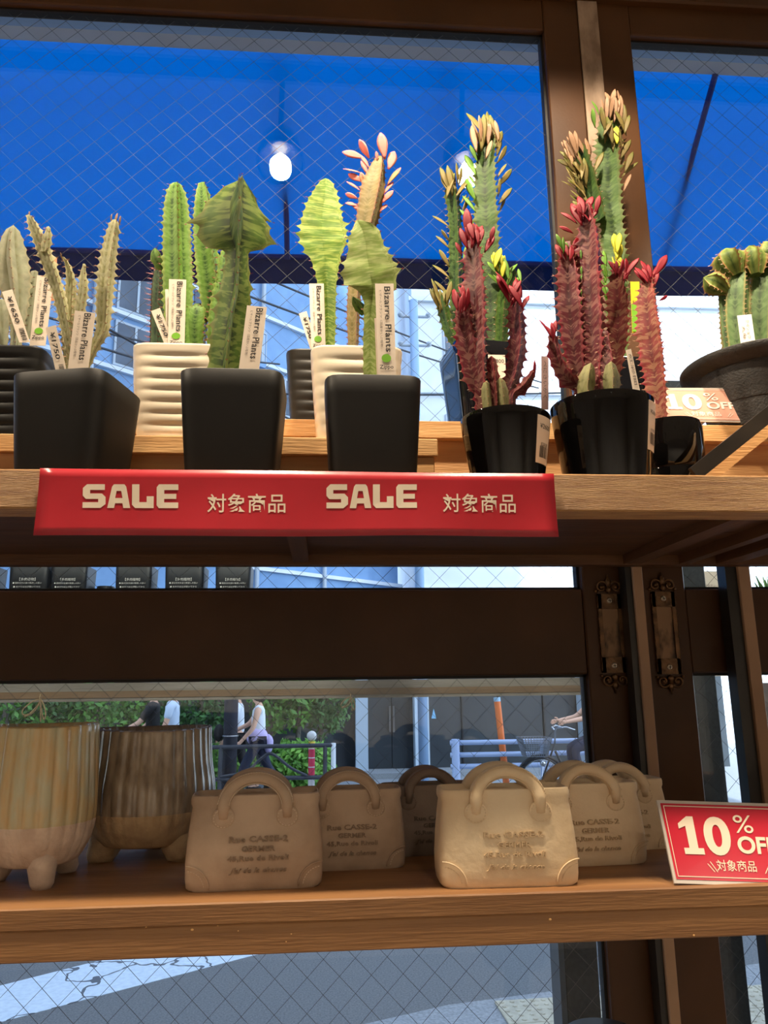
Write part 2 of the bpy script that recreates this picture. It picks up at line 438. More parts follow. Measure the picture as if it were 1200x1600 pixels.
# upright posts of the shelving, just behind the boards
def post(pxl, pxr, py, label, ztop, sw=.009):
    xl, xr = xat(pxl, py, YB+.004), xat(pxr, py, YB+.004)
    e = empty('shelf_post', ((xl+xr)/2, YB+.012, 0), label, 'shelf post', 'upright posts of the shelving')
    bx('tube', (xl, YB+.004, 0), (xr, YB+.034, ztop), POSTM, e, .001)
    bx('side_channel', (xl-sw, YB+.010, 0), (xl, YB+.034, ztop), BLKSTEEL, e)
    return e
post(989, 1004, 897, 'tan upright post between the two ornate pulls', zU-.03)
post(1155, 1173, 902, 'tan upright post at the right edge of the picture', zU-.03, .017)

# ------------------------------------------------------------------ shelves
xs0, xs1 = -1.25, 1.10
us = empty('upper_shelf', (0, YF, zUb), 'upper pine shelf carrying the potted cacti and the red banner', 'shelf')
bx('front_edge', (xs0, YF, zUb), (xs1, YF+.038, zU), WE, us, .0015)
bx('board', (xs0, YF+.038, zU-.022), (xs1, .875, zU), WD, us)
bx('board', (xs0, .877, zU-.022), (xs1, YB, zU), WD, us)
bx('back_rail', (xs0, YB-.02, zUb+.001), (xs1, YB, zU-.022), WD, us)
def batten(pxa, pya, pxb, z0, z1, mat=WDY, parent=us, y0=YF+.038, y1=YB-.02):
    xa, xb = xat(pxa, pya, y1), xat(pxb, pya, y1)
    return bx('batten', (xa, y0, z0), (xb, y1, z1), mat, parent)
batten(458, 890, 482, zUb+.004, zU-.022)
batten(975, 890, 1003, zUb+.002, zU-.022)
batten(1062, 890, 1078, zUb+.002, zU-.022)
batten(1120, 890, 1150, zUb+.002, zU-.022)
ls = empty('lower_shelf', (0, YF, zLb), 'lower brown wooden shelf carrying the planters and clay bags', 'shelf')
zc = zL-.017
bx('top_board', (xs0, YF, zc), (xs1, YB-.005, zL), WL, ls, .0012)
bx('front_rail', (xs0, YF+.0008, zLb), (xs1, YF+.036, zc), WL, ls, .0012)
bx('back_rail', (xs0, YB-.03, zLb+.01), (xs1, YB-.006, zc), WL, ls)
nk = MB()
for (px, py, w_) in ((300, 1453, 4), (228, 1449, 2.5), (340, 1447, 2), (372, 1455, 2), (455, 1460, 2), (447, 1472, 2), (860, 1437, 4), (810, 1415, 3), (1085, 1462, 3), (865, 1400, 3)):
    p = P(px, py, YF-.0002); nk.ball((p.x, YF+.0006, p.z), w_*.00035, 6, (1, .35, .7))
o = nk.build('nail_dent', M('raw_wood_chip', (226, 176, 112), rough=.8), ls); o['kind'] = 'stuff'
# stepped risers on the upper shelf
xb1 = xat(684, 690, .85)
bn = empty('bench_riser', (0, .85, zU), 'low pine riser under the cream pots', 'riser')
bx('top_plank', (xs0, .850, zBench-.021), (xb1, .957, zBench), WP, bn, .001)
bx('front_board', (xs0, .856, zU), (xb1-.045, .866, zBench-.0215), WX, bn)
bx('leg', (xb1-.034, .853, zU), (xb1-.004, .883, zBench-.0215), WP, bn, .001)
bx('leg', (xs0+.01, .853, zU), (xs0+.04, .883, zBench-.0215), WP, bn, .001)
bk = empty('back_riser', (0, .965, zU), 'long taller pine riser along the window', 'riser')
bx('top_plank', (xs0, .962, zBack-.024), (xs1, 1.056, zBack), WP, bk, .001)
bx('front_board', (xs0, .975, zU), (xs1, .987, zBack-.0245), WX, bk)

# leaning batten at the right end
a_, b_ = P(1088, 746, .80), P(1215, 648, .80)
lb = empty('leaning_bar', (a_.x, .80, zU), 'dark metal faced wooden bar slanting up at the right end', 'bar')
d_ = (b_-a_).normalized(); n_ = Vector((-d_.z, 0, d_.x))
a_ = a_ - n_*.004; b_ = b_ + d_*.10
def bar(nm, o0, o1, y0, y1, mat):
    V = []
    for y in (y0, y1):
        V += [a_+n_*o0, b_+n_*o0, b_+n_*o1, a_+n_*o1]
        for i in range(-4, 0): V[i] = Vector((V[i].x, y, V[i].z))
    V = [Vector((v.x, v.y, max(v.z, zU+.0005))) for v in V]
    mk(nm, V, [(0, 1, 2, 3), (7, 6, 5, 4), (0, 4, 5, 1), (1, 5, 6, 2), (2, 6, 7, 3), (3, 7, 4, 0)], mat, lb)
bar('steel_face', .0, .0165, .797, .803, BLKSTEEL)
bar('wood_core', -.011, .0, .797, .836, WP)
bx('support_leg', (b_.x-.02, .797, zU), (b_.x-.002, .833, b_.z-.014), WP, lb)

# ------------------------------------------------------------------ red sale banner
zt = P(465, 735, YF).z
bt, bb = P(62, 731, YF-.004), P(55, 838, YF-.004)
bxr, bxr2 = P(866, 740, YF-.004), P(871, 839, YF-.004)
bn_ = empty('sale_banner', ((bb.x+bxr2.x)/2, YF, bb.z), 'long red SALE banner taped along the upper shelf edge', 'banner')
V = []; F = []; NX, NZ = 40, 8
def bann(u, v, off=0):
    x = (bt.x+(bxr.x-bt.x)*u)*(1-v)+(bb.x+(bxr2.x-bb.x)*u)*v
    z = (bt.z+(bxr.z-bt.z)*u)*(1-v)+(bb.z+(bxr2.z-bb.z)*u)*v + .0008*math.sin(u*11)*(v-.3)
    y = YF-.0030-.0010*math.sin(u*17+v*2)*v-.005*v*v-off
    return Vector((x, y, z))
for th in (0, -.0006):
    for i in range(NX+1):
        for j in range(NZ+1): V.append(bann(i/NX, j/NZ, th))
q = (NX+1)*(NZ+1)
for i in range(NX):
    for j in range(NZ):
        a = i*(NZ+1)+j; F.append((a, a+1, a+NZ+2, a+NZ+1)); F.append((a+q, a+NZ+1+q, a+NZ+2+q, a+1+q))
for i in range(NX):
    a = i*(NZ+1); F.append((a, a+NZ+1, a+NZ+1+q, a+q)); a += NZ; F.append((a, a+q, a+NZ+1+q, a+NZ+1))
for j in range(NZ):
    F.append((j, j+q, j+1+q, j+1)); a = NX*(NZ+1)+j; F.append((a, a+1, a+1+q, a+q))
mk('sheet', V, F, REDP, bn_, smooth=True)
GL = {'S': [[(0, 0), (.78, 0), (1, .16), (1, .46), (.84, .61), (.32, .61), (.32, .76), (.96, .76), (.96, 1), (.18, 1), (0, .84), (0, .52), (.14, .38), (.68, .38), (.68, .24), (0, .24)]],
      'A': [[(0, 0), (.3, 0), (.34, .2), (.34, .42), (.4, .72), (.4, 1), (.28, 1), (.2, .9)], [(.7, 0), (1, 0), (.82, .9), (.74, 1), (.6, 1), (.6, .72), (.66, .42), (.66, .2)], [(.34, .2), (.66, .2), (.66, .42), (.34, .42)], [(.4, .72), (.6, .72), (.6, 1), (.4, 1)]],
      'L': [[(0, .14), (.14, 0), (.95, 0), (.95, .5), (.64, .5), (.64, .25), (.32, .25), (.32, 1), (0, 1)]],
      'E': [[(0, .12), (.1, 0), (.95, 0), (.95, .24), (.33, .24), (.33, .39), (.86, .39), (.86, .6), (.33, .6), (.33, .76), (.95, .76), (.95, 1), (.1, 1), (0, .88)]]}
def bpx(px, py):      # photo pixel -> banner u, v
    p = P(px, py, YF-.005)
    v = (bt.z-p.z)/(bt.z-bb.z); xl = bt.x+(bb.x-bt.x)*v; xr = bxr.x+(bxr2.x-bxr.x)*v; u = (p.x-xl)/(xr-xl)
    v = (bt.z+(bxr.z-bt.z)*u-p.z)/((bt.z-bb.z)*(1-u)+(bxr.z-bxr2.z)*u)
    return bann(u, v, .0004)
for x0, x1 in ((129, 281), (510, 654)):
    w1 = (x1-x0)
    for i, ch in enumerate('SALE'):
        V = []; F = []; g0 = x0+w1*i*.253
        for poly in GL[ch]:
            F.append(tuple(range(len(V), len(V)+len(poly))))
            V += [bpx(g0+w1*.235*p[0], 794-38*p[1]) for p in reversed(poly)]
        mk('letter', V, F, LETTER, bn_)
for x0, x1 in ((324, 446), (692, 806)):
    c = ((x0+x1)/2, 786); m_ = 1.0
    text_on('lettering', '対象商品', (0, 0, 0), X, Z, width=(x1-x0), height=30, mat=LETTER, parent=bn_, offset=.006, fn=lambda x, y, c=c: bpx(c[0]+x, c[1]-y))

# ------------------------------------------------------------------ pots
def spot_xy(px, py, Yc, z):            # ground position from the pot's middle column of pixels
    return Vector((P(px, py, Yc).x, Yc, z))
def square_pot(e, c, wt, wb, h, mat, rz=0, ripple=0, nr=8, pw=7.0, rim=True):
    c = Vector(c); V = []; F = []; n = 64; lev = 6 if not ripple else nr*8
    def ring(hw, z, rp=0.0):
        for k in range(n):
            a = 2*PI*(k+.5)/n; ca, sa = math.cos(a), math.sin(a)
            r = hw/((abs(ca)**pw+abs(sa)**pw)**(1/pw))
            flat = max(abs(ca), abs(sa)); flat = max(0, (flat-.74)/.26)**.6
            r -= rp*flat
            x, y = r*ca, r*sa
            V.append(c+Vector((x*math.cos(rz)-y*math.sin(rz), x*math.sin(rz)+y*math.cos(rz), z)))
    zs = []
    ring(wb/2-.003, 0)
    for i in range(lev+1):
        t = i/lev; hw = (wb+(wt-wb)*(t**.85))/2; z = .002+(h-.002)*t
        rp = ripple*(1-abs(math.sin(PI*nr*t)))**1.0 if ripple and 0.02 < t < .93 else 0
        ring(hw, z, rp)
    if rim: ring(wt/2-.0008, h+.0010); 
    ring(wt/2-.0028, h+.0006); ring(wt/2-.0035, h-.012); ring(wb/2-.006+(wt-wb)/2*.7, h-.02)
    m = len(V)//n
    for i in range(m-1):
        for k in range(n): F.append((i*n+k, i*n+(k+1) % n, (i+1)*n+(k+1) % n, (i+1)*n+k))
    F.append(tuple(range(n-1, -1, -1)))
    o = mk('pot', V, F, mat, e); autosmooth(o, 50)
    V2 = []; 
    for k in range(n): V2.append(V[(m-1)*n+k])
    mk('soil', [v+Vector((0, 0, .008)) for v in V2], [tuple(range(n))], SOIL, e)
    return o
def round_pot(e, c, prof, mat, n=56, soil_r=None, soil_z=None):
    o = MB().lathe(prof, c, n).build('pot', mat, e); autosmooth(o, 40)
    if soil_r: MB().lathe([(soil_r, soil_z-.004), (soil_r, soil_z), (soil_r*.5, soil_z+.004), (.001, soil_z+.005)], c, 28).build('soil', SOIL, e)
    return o

# ------------------------------------------------------------------ succulent stems
def smooth_path(pts, sub):
    out = []
    n = len(pts)
    for i in range(n-1):
        p0, p1, p2, p3 = pts[max(i-1, 0)], pts[i], pts[i+1], pts[min(i+2, n-1)]
        for k in range(sub):
            t = k/sub
            out.append([.5*((2*b)+(-a+c)*t+(2*a-5*b+4*c-d)*t*t+(-a+3*b-3*c+d)*t**3) for a, b, c, d in zip(p0, p1, p2, p3)])
    out.append(list(pts[-1])); return out
def stem(e, path, Y, mat, ribs=4, valley=.5, pitch=.008, amp=.14, phase=0.0, twist=0.0, spine=.004, smat=None, sub=18, name='stem', irregular=.25, flat=1.0, dy=0.0, rnd=None, shf=.16, shr=None, wave=0.0, wl=.03, crisp=58):
    """a ribbed toothed stem. path: (px, py, half width px[, dY]) in a real plane y = Y"""
    rg = rnd or random.Random(int(path[0][0]*31+path[0][1]))
    pts = []
    for q in path:
        yy = Y+(q[3] if len(q) > 3 else 0); p = P(q[0], q[1], yy); pts.append((p.x, p.y, p.z, q[2]*mpp(q[0], q[1], yy)))
    for ch in e.children:               # root the stem in the soil
        if ch.name.startswith('soil'):
            sz = org(ch).z+max(v.co.z for v in ch.data.vertices)
            if -.01 < pts[0][2]-sz < .05: pts.insert(0, (pts[0][0], pts[0][1], min(pts[0][2], sz)-.006, pts[0][3]))
    pp = smooth_path(pts, sub)
    # resample by length, 4 rings per tooth
    L = [0]
    for i in range(1, len(pp)): L.append(L[-1]+(Vector(pp[i][:3])-Vector(pp[i-1][:3])).length)
    nt_ = max(3, int(L[-1]/pitch)); NR = nt_*4
    rings = []
    j = 0
    for i in range(NR+1):
        s = L[-1]*i/NR
        while j < len(L)-2 and L[j+1] < s: j += 1
        f = (s-L[j])/max(1e-9, L[j+1]-L[j]); a, b = pp[j], pp[j+1]
        rings.append(([a[k]+(b[k]-a[k])*f for k in range(4)], s))
    wph = rg.uniform(0, 6.28); wob = .06 if mat.name.startswith(('trigona', 'red')) else 0
    saw = (0.0, .22, 1.0, .35)
    V = []; A = []; F = []; spines = MB()
    per = []
    for k in range(ribs): per += [(0, 1, 1.0), (shf*.30, .8, .9), (shf, .80, .62), (.5, 0, 0.0), (1-shf, .80, .62), (1-shf*.30, .8, .9)]
    n = len(per); joff = [rg.random() for _ in range(ribs)]
    toothv = [[1+rg.uniform(-irregular, irregular)*2 for _ in range(nt_+2)] for _ in range(ribs)]
    for i, (q, s) in enumerate(rings):
        p = Vector(q[:3]); Rr = max(q[3], .0006)*(1+wob*math.sin(2*PI*s/.04+wph))
        a = rings[max(0, i-1)][0]; b = rings[min(NR, i+1)][0]
        T = (Vector(b[:3])-Vector(a[:3])).normalized()
        view = Vector((-p.x*.6, -1, 0)).normalized(); fr = (view-T*view.dot(T)).normalized(); sd = T.cross(fr)
        for k in range(ribs):
            ph = phase+twist*s
            tooth = saw[(i+int(joff[k]*4)) % 4]*amp*toothv[k][min((i+int(joff[k]*4))//4, nt_+1)]
            for m_ in range(6):
                fr_, lift, rd = per[k*6+m_]
                th = ph+2*PI*(k+fr_)/ribs
                base = Rr
                if m_ != 3: th += wave*math.sin(2*PI*s/wl+k*2.1)*(1 if m_ in (0, 1, 5) else .6)
                if m_ == 0: rr = base*(1-amp*.4+tooth)
                elif m_ == 3: rr = base*valley
                elif m_ in (1, 5): rr = base*(1-amp*.4)*.86*(1+.15*(tooth-amp*.4))
                else: rr = base*(shr if shr else valley+(.86-valley)*.50)
                V.append(p+fr*(math.cos(th)*rr*flat)+sd*(math.sin(th)*rr)); A.append((rd, s, k*5.3))
            if spine and (i+int(joff[k]*4)) % 4 == 2 and 2 < i < NR:
                th = ph+2*PI*k/ribs; dr = fr*math.cos(th)*flat+sd*math.sin(th)
                tip = p+dr*(Rr*(1-amp*.4+tooth))
                tl = sd*math.cos(th)-fr*math.sin(th)
                for sg in (-1, 1):
                    dd = (dr.normalized()+tl*sg*.6+T*rg.uniform(-.1, .35)).normalized()
                    spines.tube([tip-dr.normalized()*.0006, tip+dd*spine*rg.uniform(.6, 1.1)], [.00045, .0001], 3, caps=False)
    for i in range(NR):
        for k in range(n): F.append((i*n+k, i*n+(k+1) % n, (i+1)*n+(k+1) % n, (i+1)*n+k))
    tp = len(V); pt = Vector(rings[-1][0][:3]); V.append(pt+(pt-Vector(rings[-2][0][:3])).normalized()*rings[-1][0][3]*.6); A.append((.5, L[-1], .5))
    for k in range(n): F.append((NR*n+k, NR*n+(k+1) % n, tp))
    F.append(tuple(range(n-1, -1, -1)))
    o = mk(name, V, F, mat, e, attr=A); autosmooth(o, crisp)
    if spines.V:
        s_ = spines.build('spines', smat or SPINE, o); s_['kind'] = 'stuff'
    return o
# leaf: a thick lens, base at origin, grows along +Z, face towards -Y
def leaf_mesh(name, mat, w_=.3, bend=.25, taper=1.0):
    V = []; F = []; n = 7
    for i in range(n+1):
        t = i/n; hw = w_*math.sin(PI*min(1, ((t**1.35)*.95+.03)))**.75*taper; hw = max(hw, .015)
        y = bend*t*t
        for (dx, dy_) in ((-1, 0), (-.5, -.05), (0, -.015), (.5, -.05), (1, 0), (0, .045)):
            V.append((hw*dx, y+dy_*hw*2.2, t))
    m = 6
    for i in range(n):
        for k in range(m): F.append((i*m+k, i*m+(k+1) % m, (i+1)*m+(k+1) % m, (i+1)*m+k))
    F.append(tuple(range(m-1, -1, -1))); F.append(tuple(n*m+k for k in range(m)))
    me = bpy.data.meshes.new(name); me.from_pydata(V, [], F); me.materials.append(mat); me.polygons.foreach_set('use_smooth', [True]*len(F)); return me
def lm(name, a, b): return M(name, a, b, scale=1.6, rough=.55, spec=.3, stretch=(1, 1, 1), lo=.35, hi=.7)
LEAF = {'pink': leaf_mesh('leaf_pink', lm('pink_leaf', (240, 116, 118), (226, 150, 120)), .19, .12),
        'pinkg': leaf_mesh('leaf_pinkgreen', lm('pink_green_leaf', (222, 110, 110), (176, 168, 70)), .2, .1),
        'olive': leaf_mesh('leaf_olive', lm('olive_leaf', (106, 108, 48), (136, 98, 64)), .115, .18),
        'green': leaf_mesh('leaf_green', lm('green_leaf', (104, 146, 48), (76, 116, 42)), .12, .2),
        'tan': leaf_mesh('leaf_tan', lm('tan_leaf', (164, 126, 98), (132, 100, 70)), .115, .15),
        'red': leaf_mesh('leaf_red', lm('red_leaf', (150, 14, 36), (112, 12, 32)), .14, .28),
        'yellow': leaf_mesh('leaf_yellow', lm('yellow_leaf', (210, 200, 60), (170, 180, 60)), .2, .15)}
def leaves(e, lst, Y, kind):
    """(px, py, angle clockwise from up, length px[, kind[, dY]])"""
    for q in lst:
        k = q[4] if len(q) > 4 and q[4] else kind; yy = Y+(q[5] if len(q) > 5 else 0)
        p = P(q[0], q[1], yy); s = 1.2*q[3]*mpp(q[0], q[1], yy)
        o = link('leaf', LEAF[k], None, e, p-org(e))
        rg = random.Random(int(q[0]*7+q[1]*13))
        o.rotation_euler = Euler((rg.uniform(-.35, .25), R(q[2]), rg.uniform(-.9, .9)), 'ZXY') if False else (Matrix.Rotation(R(q[2]), 3, 'Y') @ Matrix.Rotation(rg.uniform(-.1, .35), 3, 'X') @ Matrix.Rotation(rg.uniform(-.8, .8), 3, 'Z')).to_euler()
        o.scale = (s, s, s)
def crown(e, px, py, n, ln, Y, kind, spread=55, seed=0, jit=10, lean=0):
    spread *= .6; n = int(n*1.5+.5); jit *= 1.15
    rg = random.Random(seed+int(px))
    leaves(e, [(px+rg.uniform(-jit, jit), py+rg.uniform(-jit*.5, jit*1.3), lean+(-spread+2*spread*(i+.5)/n)+rg.uniform(-8, 8), ln*rg.uniform(.7, 1.15), None, rg.uniform(-.008, .008)) for i in range(n)], Y, kind)
def edge_leaves(e, path, side, step, ln, Y, kind, ang=38, seed=1):
    """small leaves growing from the ridge of a stem"""
    rg = random.Random(seed+int(path[0][0])); out = []
    for i in range(len(path)-1):
        a, b = path[i], path[i+1]; d = math.hypot(b[0]-a[0], b[1]-a[1]); k = max(1, int(d/step*1.7))
        for j in range(k):
            t = (j+rg.random()*.6)/k; wdt = a[2]+(b[2]-a[2])*t
            out.append((a[0]+(b[0]-a[0])*t+side*wdt*.82, a[1]+(b[1]-a[1])*t, side*ang+rg.uniform(-16, 16), ln*rg.uniform(.6, 1.2), None, rg.uniform(-.004, .004)))
    leaves(e, out, Y, kind)

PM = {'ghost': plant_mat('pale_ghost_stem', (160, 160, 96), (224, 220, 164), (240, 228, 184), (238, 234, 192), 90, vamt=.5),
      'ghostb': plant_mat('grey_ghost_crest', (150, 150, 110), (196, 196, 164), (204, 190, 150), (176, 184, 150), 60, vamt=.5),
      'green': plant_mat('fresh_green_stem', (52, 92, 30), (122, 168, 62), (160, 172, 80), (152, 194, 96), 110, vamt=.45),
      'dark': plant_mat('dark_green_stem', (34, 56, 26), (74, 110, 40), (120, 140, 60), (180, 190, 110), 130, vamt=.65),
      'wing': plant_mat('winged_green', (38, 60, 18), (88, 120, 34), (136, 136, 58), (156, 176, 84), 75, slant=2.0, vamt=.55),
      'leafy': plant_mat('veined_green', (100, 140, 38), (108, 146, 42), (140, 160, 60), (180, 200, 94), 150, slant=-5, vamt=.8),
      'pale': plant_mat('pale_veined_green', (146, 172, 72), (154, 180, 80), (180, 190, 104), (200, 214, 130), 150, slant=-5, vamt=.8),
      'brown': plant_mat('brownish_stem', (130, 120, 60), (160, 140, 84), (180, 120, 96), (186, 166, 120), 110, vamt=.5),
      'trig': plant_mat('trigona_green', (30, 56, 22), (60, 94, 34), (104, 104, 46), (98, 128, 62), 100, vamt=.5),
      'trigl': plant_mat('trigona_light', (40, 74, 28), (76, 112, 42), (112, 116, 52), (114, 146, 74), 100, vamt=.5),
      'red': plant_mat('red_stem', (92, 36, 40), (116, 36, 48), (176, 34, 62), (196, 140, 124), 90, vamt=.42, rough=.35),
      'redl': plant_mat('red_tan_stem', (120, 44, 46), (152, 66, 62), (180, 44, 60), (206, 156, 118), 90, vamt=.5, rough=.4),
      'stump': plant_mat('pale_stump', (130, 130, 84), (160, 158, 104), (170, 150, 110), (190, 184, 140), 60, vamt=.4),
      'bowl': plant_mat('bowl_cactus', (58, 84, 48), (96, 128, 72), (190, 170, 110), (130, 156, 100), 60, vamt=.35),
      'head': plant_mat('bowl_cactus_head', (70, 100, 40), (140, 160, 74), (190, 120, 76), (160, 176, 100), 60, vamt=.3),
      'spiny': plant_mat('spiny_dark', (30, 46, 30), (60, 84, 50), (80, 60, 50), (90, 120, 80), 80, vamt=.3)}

def potted(name, label, c): return empty(name, c, label, 'potted plant', 'potted succulents on the upper shelf')

# -- front left: pale branching
YC = .775
c = spot_xy(115, 730, YC, zU); e = potted('potted_succulent', 'pale branching succulent in a square black pot, front row far left', c)
square_pot(e, c, .099, .084, .108, BLACKP, rz=R(-12))
for p_, kw in ((((118, 590, 8), (110, 540, 10), (92, 460, 11), (68, 390, 12), (52, 352, 9), (45, 337, 4)), {}),
               (((70, 395, 7), (74, 372, 7), (76, 355, 3)), {}),
               (((112, 585, 8), (108, 530, 12), (109, 480, 12), (111, 445, 9), (107, 418, 5), (99, 402, 2)), {}),
               (((120, 580, 7), (124, 500, 8), (130, 450, 8), (130, 428, 5), (132, 413, 2)), {}),
               (((130, 588, 6), (146, 545, 8), (160, 515, 11), (163, 470, 14), (167, 420, 14), (173, 380, 12), (178, 355, 9), (180, 345, 5)), {}),
               (((105, 588, 5), (103, 540, 6), (100, 515, 3)), {})):
    stem(e, p_, YC+random.uniform(-.012, .012), PM['ghost'], ribs=4, valley=.52, pitch=.0085, amp=.38, phase=.4, spine=.0032)
leaves(e, [(174, 350, -6, 14), (180, 350, 2, 17), (186, 352, 10, 13), (99, 408, -25, 12), (46, 340, -5, 9)], YC, 'tan')

# -- far left, behind
YC2 = .91
c = spot_xy(12, 670, YC2, zBench); e = potted('potted_succulent', 'pale crested succulent in a ribbed black pot at the left edge', c)
square_pot(e, c, .104, .090, .110, BLACKP, ripple=.0022, nr=8)
stem(e, ((25, 530, 10), (26, 490, 16), (22, 440, 27), (18, 405, 28), (18, 375, 20), (20, 358, 12)), YC2, PM['ghostb'], ribs=3, valley=.3, pitch=.013, amp=.14, phase=0, spine=.003, smat=SPINER, flat=.6)
stem(e, ((40, 530, 8), (48, 480, 13), (52, 445, 12), (55, 425, 5)), YC2+.02, PM['ghostb'], ribs=3, valley=.4, pitch=.01, amp=.2, phase=1, spine=.003)
stem(e, ((5, 530, 10), (3, 490, 14), (2, 470, 6)), YC2-.02, PM['ghostb'], ribs=3, valley=.4, pitch=.01, amp=.2, phase=1, spine=.003)

# -- cream pot with green columns
YC3 = .905
c = spot_xy(283, 680, YC3, zBench); e = potted('potted_cactus', 'green multi column cactus in a rippled cream pot', c)
square_pot(e, c, .108, .090, .1135, WHITEP, ripple=.0019, nr=8)
for p_, rb, ph in ((((279, 548, 22), (277, 450, 25), (275, 345, 22), (275, 305, 16), (276, 288, 7)), 5, .2),
                   (((335, 500, 18), (328, 440, 22), (320, 370, 20), (318, 315, 15), (316, 288, 7)), 4, .5),
                   (((338, 548, 16), (346, 490, 20), (352, 440, 16), (356, 400, 12), (358, 388, 5)), 4, .2),
                   (((306, 550, 18), (306, 510, 22), (310, 488, 18), (312, 478, 8)), 4, .7),
                   (((262, 425, 7), (250, 410, 11), (244, 396, 10), (242, 390, 4)), 3, .3)):
    stem(e, p_, YC3+random.uniform(-.01, .012), PM['green'], ribs=rb, valley=.58, pitch=.0095, amp=.18, phase=ph, spine=.004, smat=SPINER)
# -- second cream pot behind it
YC4 = 1.012
c = spot_xy(262, 655, YC4, zBack); e = potted('potted_cactus', 'dark long spined cactus in the cream pot nearest the window', c)
square_pot(e, c, .088, .076, .096, WHITEP, ripple=.003, nr=8)
stem(e, ((245, 545, 12), (246, 500, 12), (248, 450, 12), (250, 415, 9), (251, 405, 4)), YC4, PM['spiny'], ribs=6, valley=.7, pitch=.008, amp=.1, phase=.2, spine=.009, smat=SPINER)

# -- front centre left: winged
YC = .775
c = spot_xy(365, 732, YC, zU); e = potted('potted_succulent', 'dark green three winged succulent in a square black pot', c)
square_pot(e, c, .104, .087, .1115, BLACKP)
stem(e, ((351, 592, 26), (353, 557, 32), (360, 500, 31), (368, 456, 30), (371, 402, 22), (371, 388, 24), (370, 376, 48), (369, 360, 70), (369, 340, 68), (369, 320, 62), (372, 304, 46), (376, 291, 28), (379, 282, 8)), YC, PM['wing'], ribs=3, valley=.17, pitch=.016, amp=.22, phase=.12, spine=.0035, smat=SPINER, irregular=.45, shf=.06, shr=.60, wave=.035, wl=.05, crisp=30)
# -- leaf shaped
YC5 = 1.016
c = spot_xy(506, 655, YC5, zBack); e = potted('potted_succulent', 'leaf shaped veined green succulent in the charcoal pot by the window', c)
square_pot(e, c, .104, .090, .100, GREYP, ripple=.0022, nr=7)
stem(e, ((513, 552, 11), (512, 500, 14), (510, 445, 18), (508, 415, 26), (504, 388, 42), (503, 370, 43), (503, 340, 35), (507, 308, 23), (509, 288, 12), (509, 281, 5)), YC5, PM['leafy'], ribs=3, valley=.15, pitch=.012, amp=.15, phase=PI+.1, spine=.004, smat=SPINER, flat=.8, irregular=.35, shf=.06, shr=.60, wave=.03, wl=.02, crisp=30)
# -- cream pot with pink leaved stem
YC6 = .904
c = spot_xy(556, 690, YC6, zBench); e = potted('potted_succulent', 'pink leaved brown stemmed succulent in a rippled cream pot', c)
square_pot(e, c, .112, .094, .114, WHITEP, ripple=.0019, nr=7)
stem(e, ((552, 552, 9), (552, 490, 12), (556, 430, 12), (565, 380, 14), (575, 335, 20), (583, 295, 21), (590, 265, 14), (594, 246, 6)), YC6+.02, PM['brown'], ribs=4, valley=.55, pitch=.0085, amp=.14, phase=.5, spine=.003, smat=SPINER)
def z3(x, y): return (430+x/2.857, 200+y/2.857)
lf = []
for (x, y, a, l, k) in ((400, 135, -75, 75, 'pink'), (420, 135, -35, 66, 'pink'), (420, 180, -30, 50, 'pink'), (395, 205, -68, 70, 'pink'), (415, 215, -22, 55, 'pink'), (390, 240, -55, 58, 'pink'), (400, 262, -15, 50, 'pinkg'), (380, 280, -50, 55, 'pink'), (368, 315, -65, 45, 'pink'), (370, 348, -75, 42, 'pink'), (380, 370, -50, 34, 'pink'),
                        (490, 140, -10, 92, 'pink'), (505, 185, 18, 86, 'pink'), (500, 255, 35, 72, 'pinkg'), (485, 295, 30, 56, 'pink'), (475, 335, 40, 58, 'pink'), (465, 375, 35, 44, 'pink'), (455, 145, -5, 30, 'pink')):
    p = z3(x, y); lf.append((p[0], p[1], a, l/2.857*1.15, k))
leaves(e, lf, YC6+.015, 'pink')
# -- front centre: pale leaf shaped
YC = .775
c = spot_xy(581, 732, YC, zU); e = potted('potted_succulent', 'pale lime leaf shaped succulent in the front square black pot', c)
square_pot(e, c, .100, .087, .1085, BLACKP)
stem(e, ((579, 592, 13), (578, 540, 12), (579, 500, 12), (582, 470, 18), (584, 452, 44), (579, 432, 50), (574, 400, 36), (570, 370, 28), (562, 352, 12), (559, 346, 4)), YC, PM['pale'], ribs=3, valley=.15, pitch=.011, amp=.15, phase=PI-.1, spine=.003, smat=SPINER, flat=.8, irregular=.35, shf=.06, shr=.60, wave=.04, wl=.024, crisp=30)
stem(e, ((570, 490, 6), (562, 478, 10), (556, 470, 8), (552, 465, 3)), YC+.01, PM['green'], ribs=3, valley=.4, pitch=.008, amp=.15, spine=0)

# -- tall navy pot with green trigona
YC7 = 1.015
c = spot_xy(752, 660, YC7, zBack); e = potted('potted_cactus', 'tall green leafy cactus in a glossy navy square pot behind the red one', c)
square_pot(e, c, .096, .072, .120, GLOSSB, rz=R(8), pw=9)
mainp = ((770, 545, 17), (768, 470, 20), (765, 400, 22), (762, 340, 22), (760, 280, 20), (762, 230, 17), (765, 202, 12), (765, 190, 5))
leftp = ((725, 545, 12), (715, 470, 14), (713, 400, 13), (712, 340, 12), (708, 305, 14), (706, 285, 7))
stem(e, mainp, YC7, PM['trig'], ribs=3, valley=.36, pitch=.0105, amp=.26, phase=.7, spine=.003)
stem(e, leftp, YC7+.01, PM['trig'], ribs=3, valley=.36, pitch=.0105, amp=.26, phase=.2, spine=.003)
stem(e, ((712, 540, 8), (700, 510, 10), (693, 480, 11), (690, 462, 6)), YC7-.012, PM['trigl'], ribs=3, valley=.36, pitch=.0105, amp=.26, spine=.003)
stem(e, ((784, 540, 12), (787, 480, 14), (794, 440, 16), (800, 420, 8)), YC7-.02, PM['trigl'], ribs=3, valley=.36, pitch=.0105, amp=.26, spine=.003)
